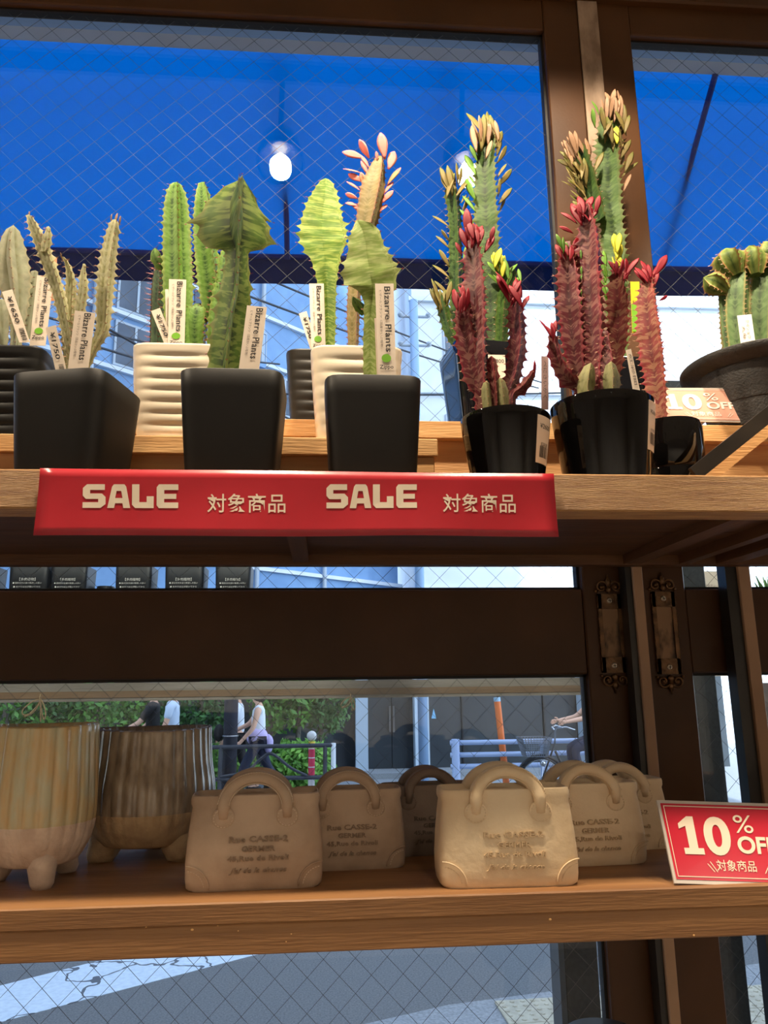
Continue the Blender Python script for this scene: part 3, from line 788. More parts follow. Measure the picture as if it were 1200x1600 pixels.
crown(e, 764, 215, 8, 44, YC7-.01, 'olive', 42, 3, 18); crown(e, 762, 225, 4, 40, YC7-.016, 'tan', 20, 9, 16)
crown(e, 706, 292, 6, 40, YC7, 'olive', 45, 4, 12); crown(e, 690, 475, 6, 36, YC7-.015, 'olive', 40, 5, 10)
crown(e, 797, 440, 7, 32, YC7-.03, 'green', 60, 6, 16); crown(e, 780, 420, 4, 30, YC7-.03, 'yellow', 40, 16, 10)
edge_leaves(e, mainp[3:7], 1, 24, 36, YC7-.005, 'olive', 25, 2); edge_leaves(e, mainp[2:6], -1, 30, 34, YC7-.005, 'green', 25, 3)
edge_leaves(e, leftp[1:4], -1, 34, 30, YC7, 'olive', 45, 4); edge_leaves(e, leftp[0:3], 1, 26, 34, YC7-.012, 'green', 20, 5)
edge_leaves(e, leftp[3:6], 1, 20, 26, YC7, 'olive', 40, 8)
ac = P(777, 575, YC7-.052); 
tg = bx('price_label', (ac.x-.0115, YC7-.0505, ac.z-.026), (ac.x+.012, YC7-.0495, ac.z+.02), PAPER, e)
text_on('print', '¥1800', (ac.x, YC7-.0508, ac.z+.011), X, Z, width=.02, mat=INK, parent=tg)

# -- glossy round pots with red trigona
def round_label(e, c, r_at, a0, a1, z0, z1, price):
    V = []; F = []; n = 8
    for i in range(n+1):
        a = a0+(a1-a0)*i/n
        for z in (z0, z1):
            for k in (.0004, .0010): rr = r_at(z)+k; V.append(c+Vector((rr*math.cos(a), rr*math.sin(a), z)))
    for i in range(n):
        b = i*4; F += [(b+1, b+5, b+7, b+3), (b, b+2, b+6, b+4), (b+2, b+3, b+7, b+6), (b, b+4, b+5, b+1)]
    F += [(0, 1, 3, 2), (n*4, n*4+2, n*4+3, n*4+1)]
    o = mk('price_label', V, F, PAPER, e)
    rm = r_at((z0+z1)/2); am = (a0+a1)/2; zm = (z0+z1)/2; hh = z1-z0; ww = rm*(a1-a0)
    def fn(dz): return lambda x, y: c+Vector(((r_at(zm+dz+y)+.0014)*math.cos(am+x/rm), (r_at(zm+dz+y)+.0014)*math.sin(am+x/rm), zm+dz+y))
    text_on('print', price, (0, 0, 0), X, Z, width=ww*.72, mat=INK, parent=o, fn=fn(hh*.28))
    text_on('print', '紅彩閣', (0, 0, 0), X, Z, width=ww*.5, mat=INK, parent=o, fn=fn(-.005))
    b = MB(); rg = random.Random(5); x = -ww*.3
    while x < ww*.3:
        wd = rg.choice((.0003, .0005, .0008)); f_ = fn(-hh*.26)
        b.add([f_(x, -hh*.12), f_(x+wd, -hh*.12), f_(x+wd, hh*.12), f_(x, hh*.12)], [(0, 1, 2, 3)]); x += wd+rg.choice((.0003, .0006))
    bo = b.build('barcode', INK, o); bo['kind'] = 'stuff'
def gloss_prof(rt, rb, h):
    pr = [(rb*.9, 0), (rb, .002)]
    for i in range(1, 9):
        t = i/8; pr.append((rb+(rt-rb)*(t**.8), .002+(h-.004)*t))
    pr += [(rt-.0006, h-.0004), (rt-.002, h), (rt-.004, h-.001), (rt-.006, h-.012), (rt*.86, h-.02)]
    return pr, (lambda z: rb+(rt-rb)*(max(0.001, min(1, (z-.002)/(h-.004)))**.8))
YC8 = .785
c = spot_xy(793, 735, YC8, zU); e = potted('potted_cactus', 'shorter red cactus in a glossy black round pot beside the banner end', c)
pr, ra = gloss_prof(.049, .036, .0845); round_pot(e, c, pr, GLOSS, 64, .043, .072)
round_label(e, c, ra, R(-60), R(-28), .026, .076, '¥2600')
rm_ = ((752, 615, 12), (748, 560, 20), (747, 500, 24), (745, 440, 23), (742, 395, 17), (739, 362, 8)); rl_ = ((758, 628, 9), (742, 600, 15), (730, 550, 18), (724, 500, 15), (722, 468, 7)); rr_ = ((792, 622, 10), (803, 585, 15), (810, 535, 17), (808, 490, 15), (806, 458, 8))
stem(e, rm_, YC8-.008, PM['red'], ribs=3, valley=.34, pitch=.0098, amp=.32, phase=.35, spine=.003, smat=SPINE)
stem(e, rl_, YC8-.004, PM['red'], ribs=3, valley=.34, pitch=.0098, amp=.32, phase=.9, spine=.003)
stem(e, rr_, YC8, PM['red'], ribs=3, valley=.34, pitch=.0098, amp=.32, phase=.1, spine=.003)
stem(e, ((800, 622, 8), (816, 606, 10), (828, 590, 8), (835, 578, 4)), YC8-.01, PM['red'], ribs=3, valley=.34, pitch=.0098, amp=.32, spine=.002)
stem(e, ((775, 622, 8), (772, 590, 11), (768, 560, 8)), YC8-.016, PM['red'], ribs=3, valley=.34, pitch=.0098, amp=.32, spine=.002)
stem(e, ((762, 636, 9), (760, 610, 9), (760, 598, 6)), YC8-.018, PM['stump'], ribs=3, valley=.5, pitch=.008, amp=.12, spine=.002)
stem(e, ((786, 636, 12), (784, 610, 13), (782, 594, 8)), YC8-.018, PM['stump'], ribs=3, valley=.5, pitch=.008, amp=.12, spine=.002)
crown(e, 739, 380, 7, 40, YC8-.016, 'red', 35, 1, 9); crown(e, 720, 478, 5, 30, YC8-.014, 'red', 50, 2, 8)
crown(e, 806, 470, 7, 36, YC8-.008, 'red', 48, 3, 10); leaves(e, [(832, 590, 20, 24), (722, 400, -20, 22), (757, 395, 25, 34), (765, 380, 15, 24)], YC8-.012, 'red')

YC9 = .80
c = spot_xy(948, 740, YC9, zU); e = potted('potted_cactus', 'tallest red cactus cluster in the larger glossy black round pot', c)
pr, ra = gloss_prof(.0575, .043, .107); round_pot(e, c, pr, GLOSS, 64, .052, .094)
round_label(e, c, ra, R(-52), R(-30), .045, .099, '¥2600')
m2 = ((928, 605, 20), (930, 550, 26), (928, 490, 28), (925, 430, 26), (924, 375, 23), (920, 340, 13), (918, 320, 6)); l2 = ((905, 600, 12), (897, 550, 18), (891, 490, 21), (888, 440, 19), (886, 400, 13), (885, 380, 6)); f2 = ((908, 606, 9), (888, 592, 14), (873, 565, 14), (866, 535, 10), (863, 515, 5)); r2 = ((958, 605, 12), (966, 550, 19), (969, 490, 21), (966, 450, 17), (968, 420, 9))
stem(e, m2, YC9-.015, PM['red'], ribs=3, valley=.34, pitch=.0098, amp=.32, phase=.25, spine=.003)
stem(e, l2, YC9-.005, PM['red'], ribs=3, valley=.34, pitch=.0098, amp=.32, phase=.8, spine=.003)
stem(e, f2, YC9-.02, PM['red'], ribs=3, valley=.34, pitch=.0098, amp=.32, phase=.4, spine=.003)
stem(e, r2, YC9, PM['redl'], ribs=3, valley=.34, pitch=.0098, amp=.32, phase=.5, spine=.003)
stem(e, ((945, 600, 9), (948, 560, 12), (945, 520, 8)), YC9-.03, PM['red'], ribs=3, valley=.34, pitch=.0098, amp=.32, phase=.5, spine=.003)
stem(e, ((916, 610, 15), (918, 590, 16), (922, 572, 10)), YC9-.032, PM['stump'], ribs=3, valley=.55, pitch=.01, amp=.1, spine=.002)
stem(e, ((955, 610, 17), (955, 588, 18), (954, 570, 11)), YC9-.034, PM['stump'], ribs=3, valley=.55, pitch=.01, amp=.1, spine=.002)
crown(e, 918, 338, 7, 36, YC9-.02, 'red', 45, 1, 10); crown(e, 886, 400, 6, 28, YC9-.012, 'red', 48, 2, 8); crown(e, 884, 395, 2, 26, YC9-.014, 'green', 45, 12, 5)
crown(e, 866, 530, 3, 26, YC9-.022, 'red', 30, 3, 5); crown(e, 968, 430, 5, 28, YC9-.01, 'red', 55, 4, 10); leaves(e, [(902, 350, -45, 26), (896, 365, -60, 20), (978, 430, 30, 30), (930, 335, 15, 30)], YC9-.02, 'red')
edge_leaves(e, ((905, 520, 4), (905, 400, 4)), 1, 18, 14, YC9-.012, 'green', 10, 7)

# -- plant in the small cup behind
YC10 = .905
c = spot_xy(1050, 740, YC10, zU); e = potted('potted_cactus', 'reddish cactus in the small ridged glossy black pot on the right', c)
pr = [(.030, 0), (.034, .002), (.037, .03), (.0385, .058), (.038, .060), (.040, .063), (.0415, .085), (.0415, .115), (.0395, .122), (.037, .121), (.035, .108)]
round_pot(e, (c.x, c.y, c.z), pr, GLOSS, 48, .034, .108)
r3 = ((1034, 655, 14), (1030, 610, 20), (1024, 560, 24), (1018, 510, 24), (1014, 470, 19), (1014, 440, 11), (1016, 425, 5))
stem(e, r3, YC10-.02, PM['redl'], ribs=3, valley=.36, pitch=.0085, amp=.30, phase=.3, spine=.003)
crown(e, 1015, 440, 6, 30, YC10-.025, 'red', 50, 5, 8); leaves(e, [(1022, 432, 32, 40), (1030, 470, 60, 16)], YC10-.026, 'red')

# -- tall green one at the mullion
YC11 = 1.012
c = spot_xy(955, 665, YC11, zBack); e = potted('potted_cactus', 'tallest green leafy cactus in front of the brown mullion', c)
square_pot(e, c, .09, .072, .10, GLOSSB)
g2 = ((968, 555, 18), (966, 480, 20), (962, 410, 22), (957, 350, 21), (952, 280, 22), (951, 220, 20), (953, 180, 14), (955, 160, 7))
stem(e, g2, YC11, PM['trigl'], ribs=3, valley=.36, pitch=.0105, amp=.26, phase=.75, spine=.004)
gl = ((940, 345, 14), (928, 300, 17), (915, 255, 16), (908, 228, 8))
stem(e, gl, YC11-.012, PM['trig'], ribs=3, valley=.36, pitch=.0105, amp=.26, phase=.3, spine=.003)
crown(e, 955, 180, 9, 40, YC11-.012, 'tan', 32, 1, 14); crown(e, 962, 215, 8, 36, YC11-.016, 'olive', 45, 2, 18); crown(e, 906, 245, 9, 36, YC11-.02, 'tan', 42, 3, 14, lean=-15); crown(e, 912, 275, 7, 34, YC11-.024, 'olive', 50, 4, 14, lean=-10)
leaves(e, [(964, 225, 5, 30, 'yellow'), (976, 270, 22, 36, 'olive'), (974, 300, 20, 30, 'tan'), (905, 300, -45, 28, 'olive'), (936, 180, -10, 26, 'green'), (930, 200, -15, 26, 'green')], YC11-.02, 'olive')
edge_leaves(e, g2[1:3], -1, 14, 26, YC11-.02, 'green', 12, 4); edge_leaves(e, g2[4:7], 1, 13, 28, YC11-.008, 'olive', 28, 6); edge_leaves(e, ((958, 455, 8), (958, 385, 8)), 1, 9, 28, YC11-.03, 'yellow', 8, 6); edge_leaves(e, gl[0:3], -1, 11, 34, YC11-.016, 'olive', 42, 16)

# -- bowl on the right
YC12 = 1.005
cb = spot_xy(1192, 660, YC12, zBack); e = potted('potted_cactus', 'knobbly green columnar cactus in a wide brimmed black bowl pot', cb)
prb = [(.066, 0), (.070, .002), (.076, .036), (.077, .0365), (.0775, .038), (.084, .072), (.0855, .086), (.100, .092), (.105, .098), (.105, .103), (.1035, .1045), (.099, .103), (.089, .098), (.080, .09)]
round_pot(e, cb, prb, BOWLM, 64, .083, .094)
for p_, rb in ((((1152, 548, 22), (1148, 500, 23), (1150, 455, 22), (1156, 425, 14)), 5), (((1188, 548, 20), (1186, 500, 24), (1188, 450, 24), (1192, 425, 15)), 5), (((1212, 548, 16), (1216, 480, 20), (1220, 430, 12)), 5), (((1136, 548, 6), (1132, 500, 8), (1130, 460, 9), (1128, 440, 5)), 4)):
    stem(e, p_, YC12+random.uniform(-.02, .01), PM['bowl'], ribs=rb, valley=.7, pitch=.0075, amp=.08, phase=.5, spine=.0028)
for p_ in (((1152, 430, 12), (1144, 415, 24), (1138, 402, 26), (1136, 395, 14)), ((1180, 430, 12), (1176, 412, 22), (1174, 398, 22), (1172, 390, 12)), ((1198, 415, 12), (1200, 400, 22), (1202, 385, 16)), ((1136, 455, 8), (1122, 446, 18), (1110, 440, 18), (1103, 436, 8)), ((1160, 420, 10), (1158, 405, 16), (1158, 398, 8))):
    stem(e, p_, YC12-.025, PM['head'], ribs=6, valley=.72, pitch=.006, amp=.12, phase=.3, spine=.0035, smat=SPINE)
yb_ = YC12-.089
pc = P(1200, 594, yb_)
def rb_at(z): return .0765+max(0, z-.037)*.2
round_label(e, cb, rb_at, R(-93), R(-66), .040, .076, '¥2800')

# ------------------------------------------------------------------ card tags standing in the pots
def card(name, pts, Y, label, th=.0006, cat='plant tag', grp='white card tags in the pots', mat=PAPER, dY=0):
    """pts: top-left, top-right, bottom-right, bottom-left pixels"""
    q = [P(p[0], p[1], Y+(dY if i > 1 else 0)) for i, p in enumerate(pts)]
    e = empty(name, (q[2]+q[3])/2, label, cat, grp)
    o = MB().quad(q[3], q[2], q[1], q[0], th).build('card', mat, e)
    return e, q
def tag_text(e, q, body, u, v, wl, hl, mat, n_off=.0006, **k):
    """text reading downwards; u,v in card (0..1 across, 0..1 down), wl fraction of height, hl of width"""
    tl, tr, br, bl = q
    dn = ((bl-tl)+(br-tr))/2; ac = ((tr-tl)+(br-bl))/2; n = ac.cross(dn).normalized()
    if n.y > 0: n = -n
    O = tl+ac*u+dn*v+n*n_off
    text_on('print', body, O, dn, ac, width=dn.length*wl, height=ac.length*hl, mat=mat, parent=e, **k)
def bizarre(pts, Y, label, frog=True, dY=0):
    e, q = card('plant_tag', pts, Y, label, dY=dY)
    tag_text(e, q, 'Bizarre Plants', .66, .385, .70, .34, INK, offset=.014, space=1.08)
    tag_text(e, q, 'ビザールプランツ（国産かいぶ植物）', .28, .385, .62, .14, INKG)
    tl, tr, br, bl = q; dn = ((bl-tl)+(br-tr))/2; ac = ((tr-tl)+(br-bl))/2; n = -Y_*.0006
    if frog:
        O = tl+ac*.5+dn*.80+n; V = []; rx, rz_ = ac*.26, dn*.045
        V = [O+rx*math.cos(2*PI*i/14)+rz_*math.sin(2*PI*i/14) for i in range(14)]
        mk('emblem', V, [tuple(range(14))], GREENINK, e)
        text_on('print', 'Zippo', tl+ac*.5+dn*.895+n, ac, -dn, width=ac.length*.74, mat=INK, parent=e, offset=.012)
    return e
def price(pts, Y, txt, label, dY=0):
    e, q = card('price_stake', pts, Y, label, cat='price stake', grp='white price stakes in the pots', dY=dY)
    tag_text(e, q, txt, .52, .36, .52, .46, INK, offset=.015)
    tl, tr, br, bl = q; dn = ((bl-tl)+(br-tr))/2; ac = ((tr-tl)+(br-bl))/2; b = MB(); rg = random.Random(3); v = .72
    n = -Y_*.0006
    while v < .95:
        wd = rg.choice((.006, .010, .016)); b.add([tl+ac*.4+dn*v+n, tl+ac*.85+dn*v+n, tl+ac*.85+dn*(v+wd)+n, tl+ac*.4+dn*(v+wd)+n], [(0, 3, 2, 1)]); v += wd+rg.choice((.008, .012))
    o = b.build('barcode', INK, e); o['kind'] = 'stuff'; return e
bizarre(((117, 485), (149, 489), (136, 592), (104, 592)), .742, 'white plant tag in the front pot at far left', frog=False)
price(((71, 512), (87, 508), (107, 592), (90, 592)), .741, '¥1750', '¥1750 price stake in the front pot at far left')
price(((3, 456), (19, 452), (47, 535), (30, 535)), .868, '¥1650', '¥1650 price stake in the rear pot at the left edge')
bizarre(((58, 430), (84, 432), (71, 540), (46, 540)), .875, 'white plant tag in the rear pot at the left edge')
bizarre(((264, 436), (291, 437), (288, 548), (262, 548)), .862, 'white plant tag in front of the green columns')
price(((236, 486), (250, 481), (278, 550), (262, 550)), .866, '¥1750', '¥1750 price stake leaning left by the green columns')
bizarre(((386, 477), (417, 480), (403, 592), (371, 592)), .737, 'white plant tag beside the dark winged succulent', frog=False)
bizarre(((483, 443), (506, 443), (509, 552), (487, 552)), .968, 'white plant tag before the veined green leaf shape')
price(((467, 490), (479, 486), (500, 552), (487, 552)), .972, '¥1750', '¥1750 price stake by the charcoal pot')
bizarre(((586, 443), (615, 443), (619, 590), (591, 590)), .737, 'white plant tag beside the pale lime leaf shape')
e, q = card('plant_tag', ((585, 497), (593, 497), (597, 590), (589, 590)), .741, 'narrow white card tucked behind the lime plant tag')
e, q = card('plant_tag', ((258, 452), (263, 452), (268, 548), (260, 548)), .87, 'narrow pale card left of the green column tag')
e, q = card('plant_tag', ((846, 556), (857, 558), (857, 640), (846, 640)), .80, 'narrow pink white tag standing between the two red cacti', mat=M('pinkish_card', (226, 190, 186), rough=.5))
tag_text(e, q, 'べにさいかく', .5, .45, .7, .5, INKG)
e, q = card('plant_tag', ((978, 547), (986, 545), (1001, 615), (990, 615)), .752, 'small white tag stuck in the larger glossy pot')
tag_text(e, q, '紅彩閣', .5, .45, .7, .5, INKG)
e, q = card('plant_tag', ((985, 440), (999, 440), (1001, 520), (988, 520)), .94, 'yellow and green tag behind the tallest red cactus', mat=M('yellow_card', (240, 206, 40), rough=.5))
mk('emblem', [q[3]+(q[0]-q[3])*.02-Y_*.0006, q[2]+(q[1]-q[2])*.02-Y_*.0006, q[2]+(q[1]-q[2])*.55-Y_*.0006, q[3]+(q[0]-q[3])*.55-Y_*.0006], [(0, 1, 2, 3)], GREENINK, e)
text_on('print', 'EN', (q[0]+q[1]+q[2]*.7+q[3]*.7)/3.4-Y_*.0006, X, Z, width=.008, mat=INK, parent=e)
e, q = card('plant_tag', ((1152, 493), (1174, 491), (1181, 540), (1158, 540)), .925, 'white tag stuck in the wide black bowl pot', mat=PAPERW)
tag_text(e, q, 'テイショウ', .62, .45, .6, .25, INKG); tag_text(e, q, '丸角', .3, .55, .4, .22, INKG)
e, q = card('plant_tag', ((76, 404), (89, 403), (85, 470), (74, 470)), .93, 'small orange topped tag behind the leaning pale stem', mat=M('orange_card', (220, 150, 110), rough=.5))

# ------------------------------------------------------------------ 10% OFF signs
def off_sign(label, pts, Yt, Yb, red, letter, th=.0022):
    q = [P(pts[0][0], pts[0][1], Yt), P(pts[1][0], pts[1][1], Yt), P(pts[2][0], pts[2][1], Yb), P(pts[3][0], pts[3][1], Yb)]
    e = empty('discount_sign', (q[2]+q[3])/2, label, 'sign', 'ten percent off signs')
    tl, tr, br, bl = q; n = (tr-tl).cross(bl-tl).normalized()
    if n.y > 0: n = -n
    def at(u, v, o=0): return (tl*(1-u)+tr*u)*(1-v)+(bl*(1-u)+br*u)*v+n*o
    MB().quad(at(0, 1), at(1, 1), at(1, 0), at(0, 0), th).build('laminate', PLAST, e)
    MB().quad(at(.022, .955, .0004), at(.978, .955, .0004), at(.978, .04, .0004), at(.022, .04, .0004)).build('red_panel', red, e)
    b = MB(); t = .006
    for (u0, u1, v0, v1) in ((.04, .96, .07, .07+t*1.6), (.04, .96, .915, .915+t*1.6), (.04, .04+t, .07, .92), (.96-t, .96, .07, .92)):
        b.quad(at(u0, v1, .0008), at(u1, v1, .0008), at(u1, v0, .0008), at(u0, v0, .0008))
    b.build('border_line', letter, e)
    def tx(body, u, v, w_, h, off=.02):
        W = (tr-tl).length; H = (bl-tl).length
        text_on('lettering', body, (0, 0, 0), X, Z, width=w_, height=h, mat=letter, parent=e, offset=off, res=6, fn=lambda x, y: at(u+x, v-y, .0010))
    
    V1 = [(0, .80), (.0, .66), (.30, .74), (.30, .16), (.06, .16), (.06, 0), (.94, 0), (.94, .16), (.70, .16), (.70, 1), (.42, 1)]
    mk('lettering', [at(.13+.19*x, .66-.46*y, .0010) for x, y in V1], [tuple(range(len(V1)))], letter, e)
    tx('0', .44, .43, .22, .47, .035); tx('%', .675, .275, .16, .22, .0); tx('OFF', .765, .53, .33, .21, .03)
    tx('対象商品', .56, .78, .34, .13, .004)
    for (u, s) in ((.37, 1), (.82, -1)):
        for k in (0, .025):
            b = MB(); u0 = u+k*s*-1; b.quad(at(u0-.03*s+.004, .74+k, .001), at(u0+.02*s+.004, .86, .001), at(u0+.02*s-.004, .86, .001), at(u0-.03*s-.004, .74+k, .001)); b.build('tick_mark', letter, e)
    # easel foot behind
    fb = at(.5, .98, -.03); fb.z = min(bl.z, br.z)
    MB().quad(at(.45, .97, -th), at(.55, .97, -th), at(.55, .97, -th)+Vector((0, .03, 0)), at(.45, .97, -th)+Vector((0, .03, 0)), .001).build('foot', PLAST, e)
    return e
W10 = 196
off_sign('glossy red 10% OFF sign standing on the lower shelf', ((1026, 1250), (1026+W10-6, 1256), (1038+W10, 1386), (1054, 1380)), .738, .706, REDS, LETTER)
FADE = M('faded_red_card', (232, 176, 156), rough=.3)
off_sign('faded pink 10% OFF sign among the pots beside the bowl', ((1014, 606), (1149, 606), (1166, 660), (1030, 657)), .971, .964, FADE, PAPERW)

# ------------------------------------------------------------------ ribbed footed planters
def planter_mats(n, glaze1, glaze2, bare1, bare2):
    return (M(n+'_glaze', glaze1, glaze2, scale=95, rough=.12, coat=.5, bump=.12, bscale=120, stretch=(1, 1, .35)), M(n+'_bare', bare1, bare2, scale=60, rough=.85, bump=.4, bscale=200))
def planter(label, px, py, Yc, Rm, h, foot, mats, nfl=34, rz=0, split=.27, tp=1.0):
    z0 = zL; c = spot_xy(px, py, Yc, z0)
    e = empty('ribbed_planter', c, label, 'planter', 'ribbed ceramic planters on three feet')
    prof = [(.001, foot*.75), (.50, foot*.75), (.72, foot*.85), (.84, foot+.05*h), (.93, foot+.13*h), (.985, foot+.24*h), (1.0, foot+.36*h), (.995, foot+.5*h), (.5+.475*tp, foot+.70*h), (.48+.47*tp, foot+.88*h), (.475+.465*tp, foot+.985*h), (.47+.46*tp, foot+h), (.435+.46*tp, foot+h), (.42+.46*tp, foot+.9*h), (.80, foot+.3*h)]
    # denser profile
    pp = smooth_path([(a, b) for a, b in prof], 4); n = 204; V = []; F = []; fm = []
    for (r_, z) in pp:
        t = (z-foot)/h
        for k in range(n):
            a = 2*PI*k/n; s = abs(math.sin(a*nfl/2)); fl = (s**.6-.6)*.045*min(1, max(.35, (t-.05)*4)) if r_ > .80 else 0
            wob = .006*math.sin(3*a+rz)+.004*math.sin(5*a+7*t)
            q = Rm*(r_+fl+wob*(1 if r_ > .5 else 0)); V.append((q*math.cos(a), q*math.sin(a), z+.004*math.sin(2*a+1)*max(0, t-.8)))
    zs_ = foot+split*h
    for i in range(len(pp)-1):
        for k in range(n):
            F.append((i*n+k, i*n+(k+1) % n, (i+1)*n+(k+1) % n, (i+1)*n+k))
            fm.append(1 if (pp[i][1]+pp[i+1][1])/2 < zs_ and i < len(pp)*.6 else 0)
    F.append(tuple(range(n-1, -1, -1))); fm.append(1)
    mk('body', V, F, None, e, world=False, smooth=True, mats=list(mats), fm=fm)
    for j in range(3):
        a = rz+2*PI*j/3; cx, cy = Rm*.66*math.cos(a), Rm*.66*math.sin(a)
        f = MB(); dx, dy = math.cos(a), math.sin(a); pts = [(cx+dx*.004, cy+dy*.004, 0), (cx+dx*.004, cy+dy*.004, foot*.15), (cx, cy, foot*.6), (cx-dx*.004, cy-dy*.004, foot*1.35)]
        f.tube(pts, [Rm*.16, Rm*.20, Rm*.235, Rm*.30], 14); f.build('foot', mats[1], e, world=False, smooth=True)
    return e
pm1 = planter_mats('ochre', (196, 188, 150), (210, 176, 120), (224, 202, 180), (204, 178, 156))
pm2 = planter_mats('brown', (178, 160, 136), (134, 116, 96), (198, 168, 128), (172, 142, 106))
planter('olive glazed ribbed planter with pinkish base cut off at left', 52, 1405, .800, .0505, .119, .021, pm1, 24, R(-62), .27)
planter('speckled brown ribbed planter behind the front clay bag', 228, 1365, .895, .068, .112, .019, pm2, 32, R(-34), .27, .93)

# ------------------------------------------------------------------ clay bags
def clay(n, a, b): return M(n, a, b, scale=14, rough=.85, bump=.25, bscale=90, detail=5)
CLAYS = [clay('clay_taupe', (202, 176, 150), (170, 144, 120)), clay('clay_pale', (238, 214, 178), (222, 194, 156)), clay('clay_dark', (150, 130, 114), (126, 108, 94))]
STITCH = [M('stitch_taupe', (214, 192, 166), rough=.9), M('stitch_pale', (222, 196, 160), rough=.9), M('stitch_dark', (150, 118, 92), rough=.9)]
LET = [M('press_taupe', (150, 126, 104), rough=.9), M('press_pale', (198, 170, 134), rough=.9), M('press_dark', (112, 96, 82), rough=.9)]
def bag_proto(ci):
    mc, ms, ml = CLAYS[ci], STITCH[ci], LET[ci]
    e = empty('clay_bag', (0, 0, 0)); W, H, D = .150, .105, .070
    V = []; F = []; n = 56
    lv = [(.0, .95, .94, 0), (.003, .985, .985, 0), (.012, 1, 1, 0), (.03, 1.005, 1.0, 0), (.055, .985, .93, 0), (.078, .955, .84, 0), (.090, .935, .78, 0), (.0945, .955, .80, 0), (.1, .955, .80, 0), (.1035, .945, .78, 0), (.1045, .92, .70, 0), (.100, .88, .58, 0), (.088, .86, .5, 0)]
    for (z, sx, sy, _) in lv:
        for k in range(n):
            a = 2*PI*(k+.5)/n; ca, sa = math.cos(a), math.sin(a)
            x = W/2*sx*math.copysign(abs(ca)**.26, ca); y = D/2*sy*math.copysign(abs(sa)**.34, sa)
            V.append((x, y, z))
    m = len(lv)
    for i in range(m-1):
        for k in range(n): F.append((i*n+k, i*n+(k+1) % n, (i+1)*n+(k+1) % n, (i+1)*n+k))
    F.append(tuple(range(n-1, -1, -1))); F.append(tuple((m-1)*n+k for k in range(n)))
    b = mk('body', V, F, mc, e, world=False); autosmooth(b, 50)
    def fy(z):          # front surface
        for i in range(len(lv)-1):
            if lv[i][0] <= z <= lv[i+1][0] and lv[i+1][0] > lv[i][0]:
                t = (z-lv[i][0])/(lv[i+1][0]-lv[i][0]); return -D/2*(lv[i][2]+(lv[i+1][2]-lv[i][2])*t)
        return -D/2*.78
    for s in (1, -1):
        hp = []; N = 22
        for i in range(N+1):
            t = i/N; a = PI*(1.10-1.20*t) if False else PI*(1-t)
            x = .0350*math.cos(a); z = .0915+.0315*math.sin(a)
            if i == 0 or i == N: z = .079
            y = fy(.095)*s*-1 if False else 0
            hp.append((x, (fy(.080)+.001)*s if z < .081 else (fy(.092)-.003)*s if z < .1 else (fy(.1)-.002+.010*(math.sin(a)))*s, z))
        hn = MB().tube(hp, [.0060]+[.0076]*2+[.0080]*(N-5)+[.0076]*2+[.0060]*1 if False else [.0058, .0072]+[.0080]*(N-3)+[.0072, .0058], 12).build('handle', mc, e, world=False, smooth=True)
        st = MB()
        for i in range(1, N*2):
            t = i/(N*2)*N; k = int(t); f = t-k; p = Vector(hp[k])*(1-f)+Vector(hp[min(k+1, N)])*f; a = PI*(1-t/N)
            for off in (.0062, -.0062):
                d = Vector((math.cos(a), 0, math.sin(a)))
                pp_ = p+d*off+Vector((0, -.0064*s, 0)); tt = Vector((-math.sin(a), 0, math.cos(a)))
                st.tube([pp_-tt*.0011, pp_+tt*.0011], .0006, 4)
        so_ = st.build('stitching', ms, hn, world=False); so_['kind'] = 'stuff'
        for q in (-1, 1):
            cx, cz = q*.0350, .0795; dsk = MB().lathe([(.0122, 0), (.0122, .0022), (.0108, .0034), (.001, .0036)], n=24)
            yb = fy(cz)*s
            dsk.V = [Vector((cx+v.x, yb-s*(v.z-.0012), cz+v.y)) for v in dsk.V]
            dk = dsk.build('handle_patch', mc, e, world=False, smooth=False); autosmooth(dk, 40)
            st = MB()
            for i in range(18):
                a = 2*PI*i/18; c1 = Vector((cx+.0102*math.cos(a), yb-s*.0024, cz+.0102*math.sin(a))); tt = Vector((-math.sin(a), 0, math.cos(a)))
                st.tube([c1-tt*.001, c1+tt*.001], .0006, 4)
            st.ball((cx, yb-s*.0024, cz), .0022, 8)
            so_ = st.build('stitching', ms, dk, world=False); so_['kind'] = 'stuff'
    for q in (-1, 1):       # corner patches on the front
        cx = q*W/2*.97; V = []; F = []; NN = 10; rr = .025
        for i in range(NN+1):
            a = PI/2*i/NN
            for r_ in (.0, rr):
                x = cx-q*r_*math.cos(a); z = .0035+r_*math.sin(a)
                V.append((x, fy(max(z, .004))-.0010+abs(x/(W/2))**8*.004, z))
        for i in range(NN): f_ = (i*2, i*2+1, i*2+3, i*2+2); F.append(f_ if q > 0 else f_[::-1])
        rim = MB()
        pts = [Vector(V[i*2+1])+Vector((0, -.0002, 0)) for i in range(NN+1)]
        rim.tube(pts, .0009, 6)
        co = rim.build('corner_patch', mc, e, world=False, smooth=True)
        st = MB()
        for i in range(1, NN):
            a = PI/2*i/NN; x = cx-q*(rr-.005)*math.cos(a); z = .0035+(rr-.005)*math.sin(a); y = fy(z)-.0006+abs(x/(W/2))**8*.004
            tt = Vector((q*math.sin(a), 0, math.cos(a))); st.tube([Vector((x, y, z))-tt*.0011, Vector((x, y, z))+tt*.0011], .0006, 4)
        so_ = st.build('stitching', ms, co, world=False); so_['kind'] = 'stuff'
